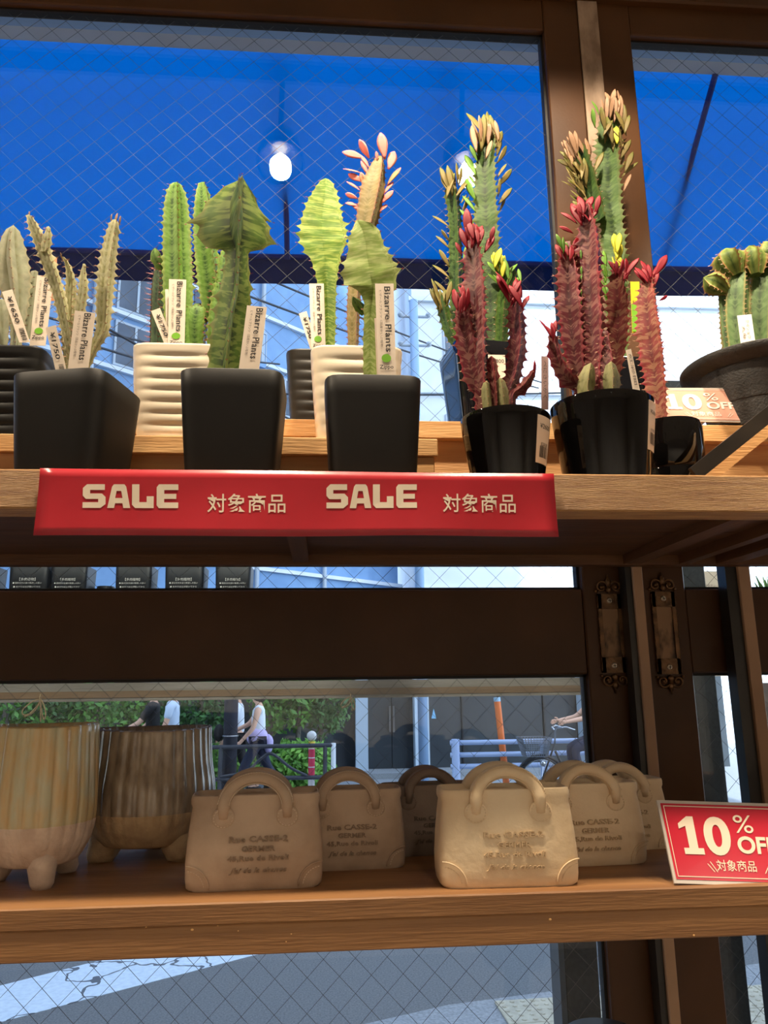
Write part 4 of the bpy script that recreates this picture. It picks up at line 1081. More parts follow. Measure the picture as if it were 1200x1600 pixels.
    for (body, z, w_, h_, sh) in (('Rue CASSE-2', .0555, .064, .0068, 0), ('GERMER', .0450, .036, .0062, 0), ('45,Rue de Rivoli', .0345, .066, .0068, 0), ("J'ai de la chance", .0215, .062, .0075, .35)):
        up = (Vector((0, fy(z+.004), z+.004))-Vector((0, fy(z-.004), z-.004))).normalized()
        text_on('lettering', body, (0.004, fy(z)+.0004, z), X, up, width=w_, height=h_, mat=ml, parent=e, world=False, depth=.0022, extrude=.05, offset=.018, shear=sh)
    return e
protos = {}
def bag(label, pxl, pxr, py, Yf, ci, rz, s=1.0):
    """pxl..pxr: front bottom corners"""
    if ci not in protos: protos[ci] = bag_proto(ci); e = protos[ci]
    else: e = copy_tree(protos[ci])
    D = .070*s
    x = P((pxl+pxr)/2, py, Yf).x
    e.location = (x, Yf+D/2, zL); e.rotation_euler = (0, 0, R(rz)); e.scale = (s, s, s*.93)
    tag(e, label, 'clay planter', 'clay planters shaped like handbags'); return e
def bag_s(pxl, pxr, py, Yf): return (pxr-pxl)*mpp((pxl+pxr)/2, py, Yf)/.150
yf1 = PZ(395, 1392, zL).y; yf2 = PZ(565, 1360, zL).y; yf3 = PZ(690, 1337, zL).y; yf4 = PZ(790, 1388, zL).y; yf5 = PZ(930, 1354, zL).y; yf6 = PZ(985, 1330, zL).y
SB = bag_s(285, 503, 1392, yf1)
bag('taupe clay bag planter in front, left one with light stitching', 285, 502, 1392, yf1, 0, 3, SB)
bag('taupe clay bag planter half hidden right behind the left front bag', 455, 632, 1360, yf2, 0, 3, SB*.93)
bag('darkest clay bag planter at the back in the middle', 600, 750, 1337, yf3, 2, 5, SB*.88)
bag('pale cream clay bag planter in front, brightest of all', 690, 914, 1388, yf4, 1, -1, SB*1.03)
bag('pale clay bag planter behind the brightest bag', 840, 1015, 1354, yf5, 1, 4, SB*.96)
bag('pale clay bag planter farthest back beside the red sign', 905, 1052, 1330, yf6, 1, 6, SB*.90)

# ------------------------------------------------------------------ lamps of the shop
BULB = emit_mat('lamp_filament', (1, .93, .78), 40)
BLACKM = M('lamp_black', (24, 22, 20), rough=.4)
def spotlight(pos, target, label, power, rad=.026, angle=88, blend=.35):
    pos = Vector(pos); d = (Vector(target)-pos).normalized()
    e = empty('track_spotlight', pos, label, 'spotlight', 'ceiling spotlights of the shop')
    q = d.to_track_quat('Z', 'Y').to_matrix()
    def put(mb): mb.V = [pos+q @ v for v in mb.V]; return mb
    put(MB().lathe([(.02, -.10), (.046, -.10), (.058, -.03), (.0595, 0), (.057, 0), (.05, -.03), (.03, -.055), (.003, -.06)], n=36)).build('housing', BLACKM, e, smooth=True)
    put(MB().lathe([(.030, -.045), (.032, -.044), (.052, -.012), (.053, -.010), (.050, -.012), (.029, -.046)], n=36)).build('reflector', M('lamp_reflector', (170, 165, 150), rough=.3, metal=1), e, smooth=True)
    put(MB().torus((0, 0, .001), .0575, .0022, (0, 0, 1), 40, 6)).build('rim', M('lamp_rim', (200, 200, 200), rough=.2, metal=.9), e, smooth=True)
    put(MB().ball((0, 0, -.026), .012, 14, (1, 1, .9))).build('bulb', BULB, e, smooth=True)
    MB().tube([pos-d*.09, Vector((pos.x, pos.y-.02, CEIL-.02))], .007, 8).build('arm', BLACKM, e)
    l = bpy.data.lights.new('lamp', 'SPOT'); l.energy = power; l.color = LAMP if power < 100 else (1, .90, .76); l.spot_size = R(angle); l.spot_blend = blend; l.shadow_soft_size = rad
    lo = bpy.data.objects.new('lamp_light', l); COL.objects.link(lo); lo.parent = e; lo.location = d*.012
    lo.rotation_euler = d.to_track_quat('-Z', 'Y').to_euler()
    return e
YL = .58
def mirrored(px, py):            # the lamp whose image stands in the pane at that pixel
    d = ray(px, py); t = (YG-0)/d.y; G = CAM+d*t; t2 = (YG-YL)/d.y; return G+Vector((d.x*t2, -d.y*t2, d.z*t2))
LA = mirrored(438, 255); LB = mirrored(731, 268)
spotlight(LA, (LA.x+.05, .98, 2.05), 'ceiling spotlight whose image shows left of the leaf shaped plant', SPOT_W)
spotlight(LB, (LB.x+.06, .98, 2.05), 'ceiling spotlight whose image shows behind the tall green cactus', SPOT_W*.68)
spotlight((LB.x+(LB.x-LA.x)*.9, YL, LB.z), (LB.x+.75, .95, 2.0), 'added third ceiling spotlight of the row, to the right', SPOT_W*1.1)  # extra lamp, added to light the right end of the shelf
spotlight((LA.x-(LB.x-LA.x)*1.9, YL, LA.z), (LA.x-.45, .95, 2.0), 'added fourth ceiling spotlight of the row, to the left', SPOT_W*.6)  # unseen lamp, added to light the left end of the shelf
trk = bx('lamp_track', (-1.2, YL-.04, CEIL-.03), (2.2, YL-.005, CEIL), BLACKM); tag(trk, 'black ceiling track that carries the spotlights', 'lamp track')
for i, (x, y) in enumerate(((-1.2, -1.5), (.4, -1.4), (1.8, -1.5))):  # unseen spotlights added as fill for the lower shelf
    spotlight((x, y, CEIL-.12), (x*.8, y-.3, 0), ('added fill spotlight behind the viewer on the left', 'added fill spotlight behind the viewer in the middle', 'added fill spotlight behind the viewer on the right')[i], FILL_W, .05, 130, .6)

# ================================================================== outside
ASPH = M('asphalt', (118, 122, 124), (90, 94, 97), scale=90, rough=.9, bump=.5, bscale=300)
CONC = M('pavement_concrete', (158, 164, 168), (132, 138, 142), scale=60, rough=.9, bump=.3, bscale=200)
S_(bx('road', (-40, 1.3, -.2), (40, 40, 0), ASPH))
S_(bx('kerb', (-40, 1.16, -.2), (40, 1.9, .004), CONC))
# near pavement at the corner on the right, its edge running diagonally
g = [PZ(560, 1602, .004), PZ(700, 1570, .004), PZ(890, 1545, .004), PZ(1130, 1512, .004), PZ(1500, 1470, .004), PZ(1700, 1800, .004), PZ(500, 1800, .004)]
V = [(p.x, p.y, .004) for p in g]+[(p.x, p.y, -.05) for p in g]; n = len(g)
F = [tuple(range(n))[::-1], tuple(range(n, 2*n))]+[(i, (i+1) % n, n+(i+1) % n, n+i) for i in range(n)]
S_(mk('pavement', V, F, CONC))
S_(bx('pavement_far', (-40, 11.05, -.1), (40, 40, .02), CONC))
# white road line, cracked paint
m = M('road_paint', (214, 228, 240), (196, 212, 226), scale=30, rough=.8)
t = m.node_tree; bsdf = t.nodes['Principled BSDF']; src = bsdf.inputs['Base Color'].links[0].from_socket
vo = t.nodes.new('ShaderNodeTexVoronoi'); vo.feature = 'DISTANCE_TO_EDGE'; vo.inputs['Scale'].default_value = 2.3
tc = t.nodes.new('ShaderNodeTexCoord'); nz = t.nodes.new('ShaderNodeTexNoise'); nz.inputs['Scale'].default_value = 5
mxv = t.nodes.new('ShaderNodeMix'); mxv.data_type = 'RGBA'; mxv.inputs[0].default_value = .25
t.links.new(tc.outputs['Object'], nz.inputs['Vector']); t.links.new(tc.outputs['Object'], mxv.inputs[6]); t.links.new(nz.outputs['Color'], mxv.inputs[7])
t.links.new(mxv.outputs[2], vo.inputs['Vector'])
lt = t.nodes.new('ShaderNodeMath'); lt.operation = 'LESS_THAN'; lt.inputs[1].default_value = .016; t.links.new(vo.outputs['Distance'], lt.inputs[0])
mxc = t.nodes.new('ShaderNodeMix'); mxc.data_type = 'RGBA'; t.links.new(lt.outputs[0], mxc.inputs[0]); t.links.new(src, mxc.inputs[6]); mxc.inputs[7].default_value = srgb(90, 98, 108)
t.links.new(mxc.outputs[2], bsdf.inputs['Base Color'])
g = [PZ(-160, 1572, .003), PZ(0, 1540, .003), PZ(150, 1502, .003), PZ(330, 1462, .003), PZ(520, 1462, .003), PZ(390, 1494, .003), PZ(150, 1557, .003), PZ(0, 1597, .003), PZ(-160, 1640, .003)]
V = [(p.x, p.y, .003) for p in g]+[(p.x, p.y, -.01) for p in g]; n = len(g)
o = mk('road_line', V, [tuple(range(n)), tuple(range(n, 2*n))[::-1]]+[(i, n+i, n+(i+1) % n, (i+1) % n) for i in range(n)], m)
S_(o)
# tactile paving
TILE = M('tactile_tile', (196, 190, 168), (176, 170, 150), scale=25, rough=.85)
tm = MB().box((-.148, -.148, 0), (.148, .148, .012), .003)
for i in range(5):
    for j in range(5): tm.lathe([(.016, .012), (.012, .0165), (.002, .017)], ((i-2)*.058, (j-2)*.058, 0), 6)
me = bpy.data.meshes.new('tile'); me.from_pydata([tuple(v) for v in tm.V], [], tm.F); me.materials.append(TILE)
tp = empty('tactile_paving', PZ(820, 1590, .004), 'pale bumpy tactile paving tiles on the pavement outside', 'tactile paving')
tp['kind'] = 'structure'
O0 = PZ(772, 1567, .004); ax_ = (PZ(1200, 1541, .004)-O0); ax_.z = 0; ax_.normalize(); ay_ = Vector((ax_.y, -ax_.x, 0))
for i in range(8):
    for j in range(3):
        p = O0+ax_*(.15+.3*i)+ay_*(.15+.3*j); o = link('tile', me, None, tp, p-org(tp)); o.rotation_euler = (0, 0, math.atan2(ax_.y, ax_.x))
# dark panel posts just outside the glass
GRAN = M('dark_granite', (50, 52, 54), (36, 38, 40), scale=150, rough=.6)
GRAN2 = M('dark_granite_edge', (84, 90, 96), rough=.6)
def outpost(pl, pr, py, Y, z0, z1, label):
    xl, xr = xat(pl, py, Y), xat(pr, py, Y)
    e = empty('sign_post', ((xl+xr)/2, Y, z0), label, 'post', 'dark posts outside the glass')
    bx('panel', (xl, Y, z0), (xr, Y+.05, z1), GRAN, e, .002); bx('edge_strip', (xl-.010, Y-.003, z0), (xl-.0005, Y+.05, z1), GRAN2, e)
outpost(884, 937, 1540, 1.40, .0, 1.42, 'dark slab post outside below the lower shelf')
outpost(1064, 1128, 1150, 1.42, .0, 2.3, 'dark slab post outside behind the right door')

# ------------------------------------------------------------------ display plank outside with black pots
YO = 1.47
OW = wood('weathered_plank', (140, 110, 80), (112, 86, 60))
OW2 = wood('grey_plank', (150, 142, 132), (124, 116, 106))
zo1, zo0 = P(450, 1064, YO).z, P(450, 1092, YO).z
op = empty('outdoor_shelf', (-.2, YO, zo0), 'weathered plank shelf outside the window', 'shelf')
bx('plank', (-1.4, YO+.002, zo0+.018), (xat(905, 1075, YO)+.25, YO+.20, zo1), OW2, op)
bx('batten', (-1.4, YO, zo0+.006), (xat(905, 1075, YO)+.25, YO+.03, zo0+.0178), OW, op)
bx('batten', (-1.4, YO+.001, zo0), (xat(905, 1075, YO)+.25, YO+.03, zo0+.0058), OW2, op)
for xx in (-1.3, .95): bx('leg', (xx, YO+.15, 0), (xx+.04, YO+.19, zo0+.0178), OW, op)
BPL = M('black_label_pot', (26, 30, 36), rough=.5)
for i, (px, w_) in enumerate(((45, 54), (107, 50), (208, 50), (288, 54), (364, 50), (-40, 52))):
    p = P(px, 912, YO+.05); wd = w_*mpp(px, 912, YO+.05)
    e = empty('nursery_pot', (p.x, YO+.08, zo1), ('first', 'second', 'third', 'fourth', 'fifth', 'left hidden')[i]+' black printed nursery pot from the left outside', 'nursery pot', 'black nursery pots outside')
    h = P(px, 885, YO+.05).z-zo1
    square_pot(e, (p.x, YO+.08, zo1), wd*1.12, wd*.9, h, BPL, pw=12)
    yy = YO+.08-wd*.555
    for k, (tx, ww) in enumerate((('【多肉植物】', .45), ('■ 直射日光を避け風通しの良い', .8), ('■ 水やりは土が乾いてから', .75))):
        text_on('print', tx, (p.x, yy-.002, p.z+.0075-k*.0072), X, Z, width=wd*ww, mat=PAPERW, parent=e)
    st_ = MB()
    for k in range(26):
        a = random.uniform(0, 2*PI); r_ = random.uniform(0, .02); hh = random.uniform(.03, .08)
        b0 = Vector((p.x+r_*math.cos(a), YO+.08+r_*math.sin(a), zo1+h-.012)); st_.tube([b0, b0+Vector((.02*math.cos(a), .02*math.sin(a), hh))], [.004, .001], 5)
    o = st_.build('foliage', M('sedum_green', (120, 160, 90), (90, 130, 70), scale=30, rough=.6), e); o['kind'] = 'stuff'
# low round dark pot between
p = P(152, 914, YO+.05); e = empty('nursery_pot', (p.x, YO+.11, zo1), 'low round black pot between the printed pots', 'nursery pot', 'black nursery pots outside')
hh = p.z-zo1+.004; round_pot(e, Vector((p.x, YO+.11, zo1)), [(.012, 0), (.014, .003), (.019, hh*.9), (.017, hh), (.014, hh), (.012, hh-.01)], BPL, 24, .013, hh-.006)
# little plants outside on the right and at the middle
def outplant(px, w_, label, card_=False):
    p = P(px, 915, YO+.08); e = empty('outdoor_plant', (p.x, YO+.10, zo1), label, 'plant', 'small plants outside')
    hh = P(px, 960, YO+.08).z-zo1
    round_pot(e, Vector((p.x, YO+.10, zo1)), [(.02, 0), (.022, .003), (.03, hh), (.028, hh+.002), (.026, hh), (.024, hh-.01)], BPL, 24, .025, hh-.008)
    st_ = MB(); rg = random.Random(px)
    for k in range(60):
        a = rg.uniform(0, 2*PI); d = Vector((math.cos(a), math.sin(a), rg.uniform(.3, 2.0))).normalized(); b0 = Vector((p.x, YO+.10, zo1+hh-.012))
        st_.tube([b0, b0+d*w_*.6, b0+d*w_*rg.uniform(.8, 1.2)], [.002, .006, .0008], 5)
    o = st_.build('foliage', M('sedum_green', (120, 160, 90), (90, 130, 70), scale=30, rough=.6), e); o['kind'] = 'stuff'
outplant(436, .055, 'small green plant outside beside the printed pots'); outplant(1078, .09, 'bluish green plant outside above the right door rail'); outplant(1215, .10, 'green plant outside at the far right')
q0 = P(1116, 915, YO+.04); e = empty('plant_card', (q0.x, YO+.04, zo1), 'cream printed card outside above the right door rail', 'card')
bx('card', (q0.x-.028, YO+.04, zo1), (q0.x+.028, YO+.042, q0.z+.03), PAPER, e); text_on('print', 'サボテン・多肉', (q0.x, YO+.0395, q0.z), X, Z, width=.04, mat=INKG, parent=e)
# twine bows hanging from the plank
TW = M('twine', (176, 150, 112), (140, 114, 80), scale=200, rough=.9)
def bow(px, py, s, label):
    c = P(px, py, YO-.004); e = empty('twine_bow', c, label, 'twine', 'twine bows under the plank')
    def V3(l): return [c+Vector((x*s, -.004*math.sin(i), z*s)) for i, (x, z) in enumerate(l)]
    for nm, l in (('loop', ((0, 0), (-.5, -.2), (-1, -.7), (-.9, -1.0), (-.5, -.8), (0, -.1))), ('loop', ((0, 0), (.25, -.3), (.45, -.9), (.35, -1.3), (.15, -.9), (0, -.1))), ('tail', ((0, .3), (0, 0), (.1, -.6), (.15, -1.4))), ('tail', ((0, 0), (-.1, -.5), (-.4, -.9), (-.9, -1.1)))):
        MB().tube([Vector(q) for q in smooth_path([tuple(v) for v in V3(l)], 5)], .0011, 5).build(nm, TW, e)
bow(63, 1092, .028, 'twine bow hanging above the left planter'); bow(548, 1089, .018, 'small twine knot hanging in the middle of the pane')

# ------------------------------------------------------------------ awning and eaves
AWN = bpy.data.materials.new('blue_awning_cloth'); AWN.use_nodes = True; t = AWN.node_tree; t.nodes.clear()
out = t.nodes.new('ShaderNodeOutputMaterial'); ad = t.nodes.new('ShaderNodeMixShader'); ad.inputs[0].default_value = .8
df = t.nodes.new('ShaderNodeBsdfDiffuse'); tl_ = t.nodes.new('ShaderNodeBsdfTranslucent')
nz = t.nodes.new('ShaderNodeTexNoise'); nz.inputs['Scale'].default_value = 1.6; cr = t.nodes.new('ShaderNodeValToRGB')
cr.color_ramp.elements[0].color = (.0, .125, .46, 1); cr.color_ramp.elements[1].color = (.0, .165, .56, 1)
t.links.new(nz.outputs[0], cr.inputs[0]); t.links.new(cr.outputs[0], tl_.inputs[0]); df.inputs[0].default_value = (.0, .10, .4, 1)
t.links.new(df.outputs[0], ad.inputs[1]); t.links.new(tl_.outputs[0], ad.inputs[2]); t.links.new(ad.outputs[0], out.inputs[0])
NAVY = M('navy_valance', (22, 40, 96), (16, 30, 78), scale=6, rough=.8)
Y1, Y2 = 2.0, 2.62
zA1 = P(600, 89, Y1).z; zA2 = P(600, 406, Y2).z; zA3 = P(600, 449, Y2).z
aw = empty('awning', (0, Y1, zA2), 'bright blue cloth awning with navy valance outside', 'awning')
V = []; F = []; NA, NB = 60, 8
for i in range(NA+1):
    for j in range(NB+1):
        u, v = i/NA, j/NB; x = -3.4+7.6*u; V.append((x, Y1+(Y2-Y1)*v, zA1+(zA2-zA1)*v-.02*math.sin(PI*v)+.004*math.sin(u*60)*v))
for i in range(NA):
    for j in range(NB): a = i*(NB+1)+j; F.append((a, a+NB+1, a+NB+2, a+1))
mk('cloth', V, F, AWN, aw, smooth=True)
V = []; F = []
for i in range(NA+1):
    x = -3.4+7.6*i/NA
    for j, z in enumerate((zA2, (zA2+zA3)/2, zA3)): V.append((x, Y2+.004*math.sin(i*.9)*j, z))
for i in range(NA):
    for j in range(2): a = i*3+j; F.append((a, a+3, a+4, a+1))
mk('valance', V, F, NAVY, aw, smooth=True)
DARKM = M('awning_frame', (24, 44, 128), rough=.4)
MB().tube([(-3.4, Y2, zA2), (4.2, Y2, zA2)], .012, 8).build('front_bar', DARKM, aw)
for (pa, pb) in (((441, 40), (449, 400)), ((700, 50), (706, 400)), ((1117, 112), (1036, 402))):
    a, b = P(pa[0], pa[1], Y1-.02), P(pb[0], pb[1], Y2-.02)
    b.z -= .012; a.z -= .012
    MB().tube([a, b], .010, 8).build('arm', DARKM, aw)
SOFF = M('grey_soffit', (214, 208, 204), (200, 194, 188), scale=5, rough=.8)
S_(bx('eave', (-14, 1.16, zA1-.005), (14, Y1, zA1+.16), SOFF))
S_(bx('wall_outer', (-14, 1.162, zH+.18), (14, 1.30, zA1-.005), SOFF))
# unseen tall block, added over the room to shade street and left facade
SHB = M('shop_render', (150, 150, 148), rough=.8)
S_(bx('shade_block', (-16, -10, 4.2), (6.3, 1.16, 38), SHB))
S_(bx('low_block', (6.3, -6, 0), (14, 1.0, 4.0), SHB))  # unseen block, kept low so the sun reaches the white building
S_(bx('wall_side', (XR+.1, -3.2, 0), (6.3, 1.16, 4.2), SHB)); S_(bx('wall_side_left', (-14, -3.2, 0), (XL-.1, 1.16, 4.2), SHB))

# ------------------------------------------------------------------ buildings across the street
FAC = M('pale_facade', (126, 164, 206), (114, 152, 196), scale=2, rough=.75)
FAC2 = M('white_facade', (222, 230, 238), (212, 222, 232), scale=2, rough=.7)
FACD = M('grey_facade', (92, 106, 124), (80, 94, 112), scale=2, rough=.7)
WINM = M('dark_window', (52, 66, 84), (76, 92, 112), scale=1.2, rough=.08)
FRM = M('window_metal', (170, 184, 198), rough=.4)
az = R(48); DX = Vector((math.sin(az), math.cos(az), 0)); NX_ = Vector((math.cos(az), -math.sin(az), 0))
B0 = Vector((-5.6, 16.2, 0))
bd = empty('apartment_building', B0, 'pale blue apartment block receding along the far side of the street', 'building')
def fbox(s0, s1, z0, z1, d0, d1):      # a box on the slanting facade, s along, d out of the wall
    c = [B0+DX*s+NX_*d for s, d in ((s0, d0), (s1, d0), (s1, d1), (s0, d1))]
    m_ = MB(); m_.add([Vector((p.x, p.y, z)) for z in (z0, z1) for p in c], [(0, 1, 2, 3)[::-1], (4, 5, 6, 7), (0, 1, 5, 4), (1, 2, 6, 5), (2, 3, 7, 6), (3, 0, 4, 7)]); return m_
fbox(-9, 10.5, 2.8, 17, -4, 0).build('wall', FAC, bd)
fbox(-9, 10.5, 0, 2.8, -4, -.3).build('ground_floor_wall', FACD, bd)
for zz in (4.6, 6.0, 7.4, 8.8, 10.2, 11.6): fbox(-9, 10.6, zz, zz+.10, 0, .10).build('ledge', FAC2, bd)
for i, (s0, s1, z0) in enumerate(((-2.2, -.9, 9.0), (1.0, 1.9, 9.0), (1.0, 1.9, 6.2), (-2.2, -.9, 6.2), (-2.2, -.9, 7.6), (5.6, 6.3, 9.0), (5.6, 6.3, 7.6), (8.4, 9.2, 7.6), (8.4, 9.2, 9.0), (8.4, 9.2, 10.4), (1.0, 1.9, 10.4), (-2.2, -.9, 10.4))):
    f_ = fbox(s0-.06, s1+.06, z0-.06, z0+1.06, 0, .05).build('window', FRM, bd); fbox(s0, s1, z0, z0+1.0, .051, .06).build('pane', WINM, f_)
    fbox((s0+s1)/2-.03, (s0+s1)/2+.03, z0, z0+1, .06, .075).build('mullion', FRM, f_)
# recessed stair bay with balcony bars
fbox(3.0, 4.7, 5.6, 12.4, .0, .03).build('stair_bay', FACD, bd)
for z0 in (7.0, 8.4, 9.8):
    fbox(2.9, 4.8, z0, z0+.12, .03, .7).build('balcony_slab', FAC, bd)
    bl_ = fbox(2.9, 4.8, z0+.95, z0+1.0, .66, .70).build('balcony_rail', FRM, bd)
    for k in range(15): fbox(2.92+k*.133, 2.95+k*.133, z0+.12, z0+.95, .67, .69).build('baluster', FRM, bl_)
for s_ in (.4, 5.1, 7.4): 
    a = B0+DX*s_+NX_*.12; MB().tube([(a.x, a.y, .3), (a.x, a.y, 15)], .06, 8).build('drain_pipe', FRM, bd)
# white sunlit building further right
WB0 = 21.5
wb = empty('white_building', (8, WB0, 0), 'white building straight across in the right hand panes', 'building')
xw0 = 2.6
bx('wall', (xw0, WB0, 0), (22, WB0+6, 18), FAC2, wb)
for zz in (4.2, 7.2, 10.2, 13.2): bx('ledge', (xw0-.1, WB0-.12, zz), (22, WB0, zz+.14), FAC2, wb)
for xx in (3.6, 16.4):
    for zz in (5.2, 8.2, 11.2):
        f_ = bx('window', (xx-.06, WB0-.05, zz-.06), (xx+1.26, WB0, zz+1.36), FRM, wb); bx('pane', (xx, WB0-.06, zz), (xx+1.2, WB0-.051, zz+1.3), WINM, f_)
# low shop front with pillars
SF = 15.6
sf = empty('shop_front', (3, SF, 0), 'dark glazed shop front with pale pillars across the street', 'building')
DG = M('dark_shop_glass', (40, 48, 54), (58, 66, 70), scale=.8, rough=.5)
DG2 = M('dark_shop_wall', (66, 74, 80), (54, 62, 68), scale=1.5, rough=.7)
x0, x1 = xat(520, 1150, SF), xat(1140, 1150, SF)
bx('wall', (x0, SF+.1, 0), (x1, SF+1.2, 3.0), DG2, sf); bx('roof', (x0-.3, SF-.4, 3.0), (x1+.3, SF+1.4, 3.2), FAC, sf)
def sbox(pa, pb, z0, z1, y0, y1, mat, nm, par=sf): return bx(nm, (xat(pa, 1150, SF), SF+y0, z0), (xat(pb, 1150, SF), SF+y1, z1), mat, par)
sbox(555, 574, 0, 3, -.3, .05, M('pale_pillar', (190, 210, 226), rough=.6), 'pillar'); sbox(646, 668, 0, 3, -.3, .05, MATS['pale_pillar'], 'pillar'); sbox(905, 925, 0, 3, -.3, .05, MATS['pale_pillar'], 'pillar')
d_ = sbox(576, 612, .05, 2.6, .03, .09, DG, 'glass_door'); sbox(608, 611, .8, 1.3, -.01, .03, STEEL, 'door_handle', d_)
d_ = sbox(613, 645, .05, 2.6, .03, .09, DG, 'glass_door'); sbox(614, 617, .8, 1.3, -.01, .03, STEEL, 'door_handle', d_)
sbox(669, 722, .1, 2.6, .03, .09, DG, 'shop_window'); sbox(724, 780, .1, 2.6, .03, .09, DG, 'shop_window'); sbox(782, 850, .1, 2.6, .03, .09, DG, 'shop_window'); sbox(852, 903, .1, 2.6, .03, .09, DG, 'shop_window')
for px in (722, 781, 851): sbox(px, px+2, 0, 2.7, .0, .1, INK, 'mullion')
lo_ = P(678, 1117, SF-.0); MB().add([lo_+Vector((-.05, .02, -.07)), lo_+Vector((.05, .02, -.07)), lo_+Vector((0, .02, .12))], [(0, 1, 2)]).build('door_sticker', M('sky_sticker', (130, 190, 225), rough=.5), sf)
sbox(530, 1000, 0, .12, -.8, .1, CONC, 'step')
S_(bx('wall_garden', (-9, 14.8, 0), (x0, 14.95, 1.9), M('dark_garden_wall', (70, 78, 80), (58, 66, 68), scale=2, rough=.85)))

# ------------------------------------------------------------------ greenery
GREENS = [M('foliage_a', (96, 156, 52), (58, 108, 40), scale=4, rough=.6), M('foliage_b', (70, 124, 56), (44, 84, 38), scale=4, rough=.6), M('foliage_c', (128, 180, 70), (84, 140, 52), scale=4, rough=.6)]
BARK = M('pale_bark', (132, 126, 116), (106, 100, 92), scale=12, rough=.9)
def shrub(px, Y, w_, z0, z1, mi, label, nleaf=1500, trunks=2):
    Y += .55
    x = xat(px, 1130, Y); rg = random.Random(px)
    e = empty('shrub', (x, Y, 0), label, 'shrub', 'shrubs along the far pavement')
    V = []; F = []
    for i in range(nleaf):
        while True:
            a, b, c_ = rg.uniform(-1, 1), rg.uniform(-1, 1), rg.uniform(-1, 1)
            if a*a+b*b+c_*c_ < 1: break
        p = Vector((x+a*w_, Y+b*w_*.6, (z0+z1)/2+c_*(z1-z0)/2)); s = rg.uniform(.035, .085)
        u = Vector((rg.uniform(-1, 1), rg.uniform(-1, 1), rg.uniform(-1, 1))).normalized(); v = u.orthogonal().normalized()*.5
        k = len(V); V += [p-u*s, p+v*s, p+u*s, p-v*s]; F.append((k, k+1, k+2, k+3))
    o = mk('foliage', V, F, GREENS[mi], e); o['kind'] = 'stuff'
    for j in range(trunks):
        xx = x+rg.uniform(-.5, .5)*w_; MB().tube([(xx, Y, 0), (xx+.05, Y+.02, z1*.5), (xx+rg.uniform(-.1, .1), Y, z1)], [.045, .04, .02], 7).build('trunk', BARK, e)
for a in ((20, 13.2, .85, .2, 2.3, 0, 'bright shrub outside at far left'), (95, 13.3, .7, .5, 2.2, 1, 'darker shrub above the left planter'), (165, 13.2, .7, .2, 2.1, 0, 'shrub seen between the two planters'), (325, 13.3, .55, .1, 2.2, 1, 'dark shrub behind the walking couple'), (440, 13.2, .65, .9, 2.5, 0, 'leafy tree crown to the right of the walking woman', 1800, 2), (470, 12.9, .6, .0, .85, 2, 'low bright shrub behind the dark railing', 1400, 0), (350, 12.95, .6, .0, .8, 2, 'low bright shrub beside the dark pole', 1200, 0), (510, 13.3, .5, .8, 2.4, 1, 'darker tree crown beside the pale pillar', 1400, 1), (240, 13.4, .6, .2, 1.6, 1, 'dark shrub behind the person in white')): shrub(*a)

# ------------------------------------------------------------------ street furniture
RAILM = M('dark_railing', (56, 58, 66), rough=.5)
YFN = 11.75
fe = empty('railing', (xat(420, 1165, YFN), YFN, 0), 'dark pipe railing along the far pavement', 'railing')
xa, xb = xat(200, 1165, YFN), xat(521, 1165, YFN); zt_ = P(430, 1166, YFN).z; zb_ = P(430, 1216, YFN).z
for zz in (zt_, zb_): MB().tube([(xa, YFN, zz), (xb, YFN, zz)], .03, 8).build('rail', RAILM, fe)
for px in (215, 345, 508): MB().tube([(xat(px, 1165, YFN), YFN, 0), (xat(px, 1165, YFN), YFN, zt_)], .03, 8).build('post', RAILM, fe)
pc_ = [(xat(a, 1190, YFN), YFN-.01, P(a, b, YFN).z) for a, b in ((345, 1214), (385, 1205), (408, 1185), (425, 1178), (455, 1200), (480, 1212))]
MB().tube([Vector(v) for v in smooth_path(pc_, 5)], .022, 6).build('curved_bar', RAILM, fe)
MB().tube([(xb, YFN, .0), (xb, YFN, zt_+.03)], .035, 8).build('end_post', M('white_post', (226, 232, 238), rough=.5), fe)
# dark pole
YPO = 11.9
xp = xat(360, 1150, YPO); pe = empty('utility_pole', (xp, YPO, 0), 'thick dark pole in front of the walking couple', 'pole'); MB().tube([(xp, YPO, 0), (xp, YPO, 5.5)], [.105, .095], 16).build('shaft', M('dark_pole', (58, 58, 70), (48, 48, 60), scale=6, rough=.6), pe, smooth=True)
MB().torus((xp, YPO, 1.0), .108, .012, (0, 0, 1), 20, 6).build('band', STEEL, pe)
# red and white bollard
xq = xat(487, 1170, 11.9); be = empty('bollard', (xq, 11.9, 0), 'red and white bollard with a pale round cap', 'bollard')
zz = P(487, 1146, 11.9).z
MB().tube([(xq, 11.9, 0), (xq, 11.9, .42)], .05, 12).build('base', M('bollard_white', (226, 220, 220), rough=.5), be)
for k in range(3): MB().tube([(xq, 11.9, .42+k*.13), (xq, 11.9, .535+k*.13)], .05, 12).build('stripe', M('bollard_red', (220, 60, 90), rough=.5), be); MB().tube([(xq, 11.9, .535+k*.13), (xq, 11.9, .55+k*.13)], .051, 12).build('stripe', MATS['bollard_white'], be)
MB().tube([(xq, 11.9, .81), (xq, 11.9, .90)], .05, 12).build('yellow_band', M('bollard_yellow', (216, 190, 70), rough=.5), be)
MB().ball((xq, 11.9, .98), .075, 12, (1, .6, 1)).build('cap', M('bollard_cap', (200, 204, 204), rough=.3), be, smooth=True)
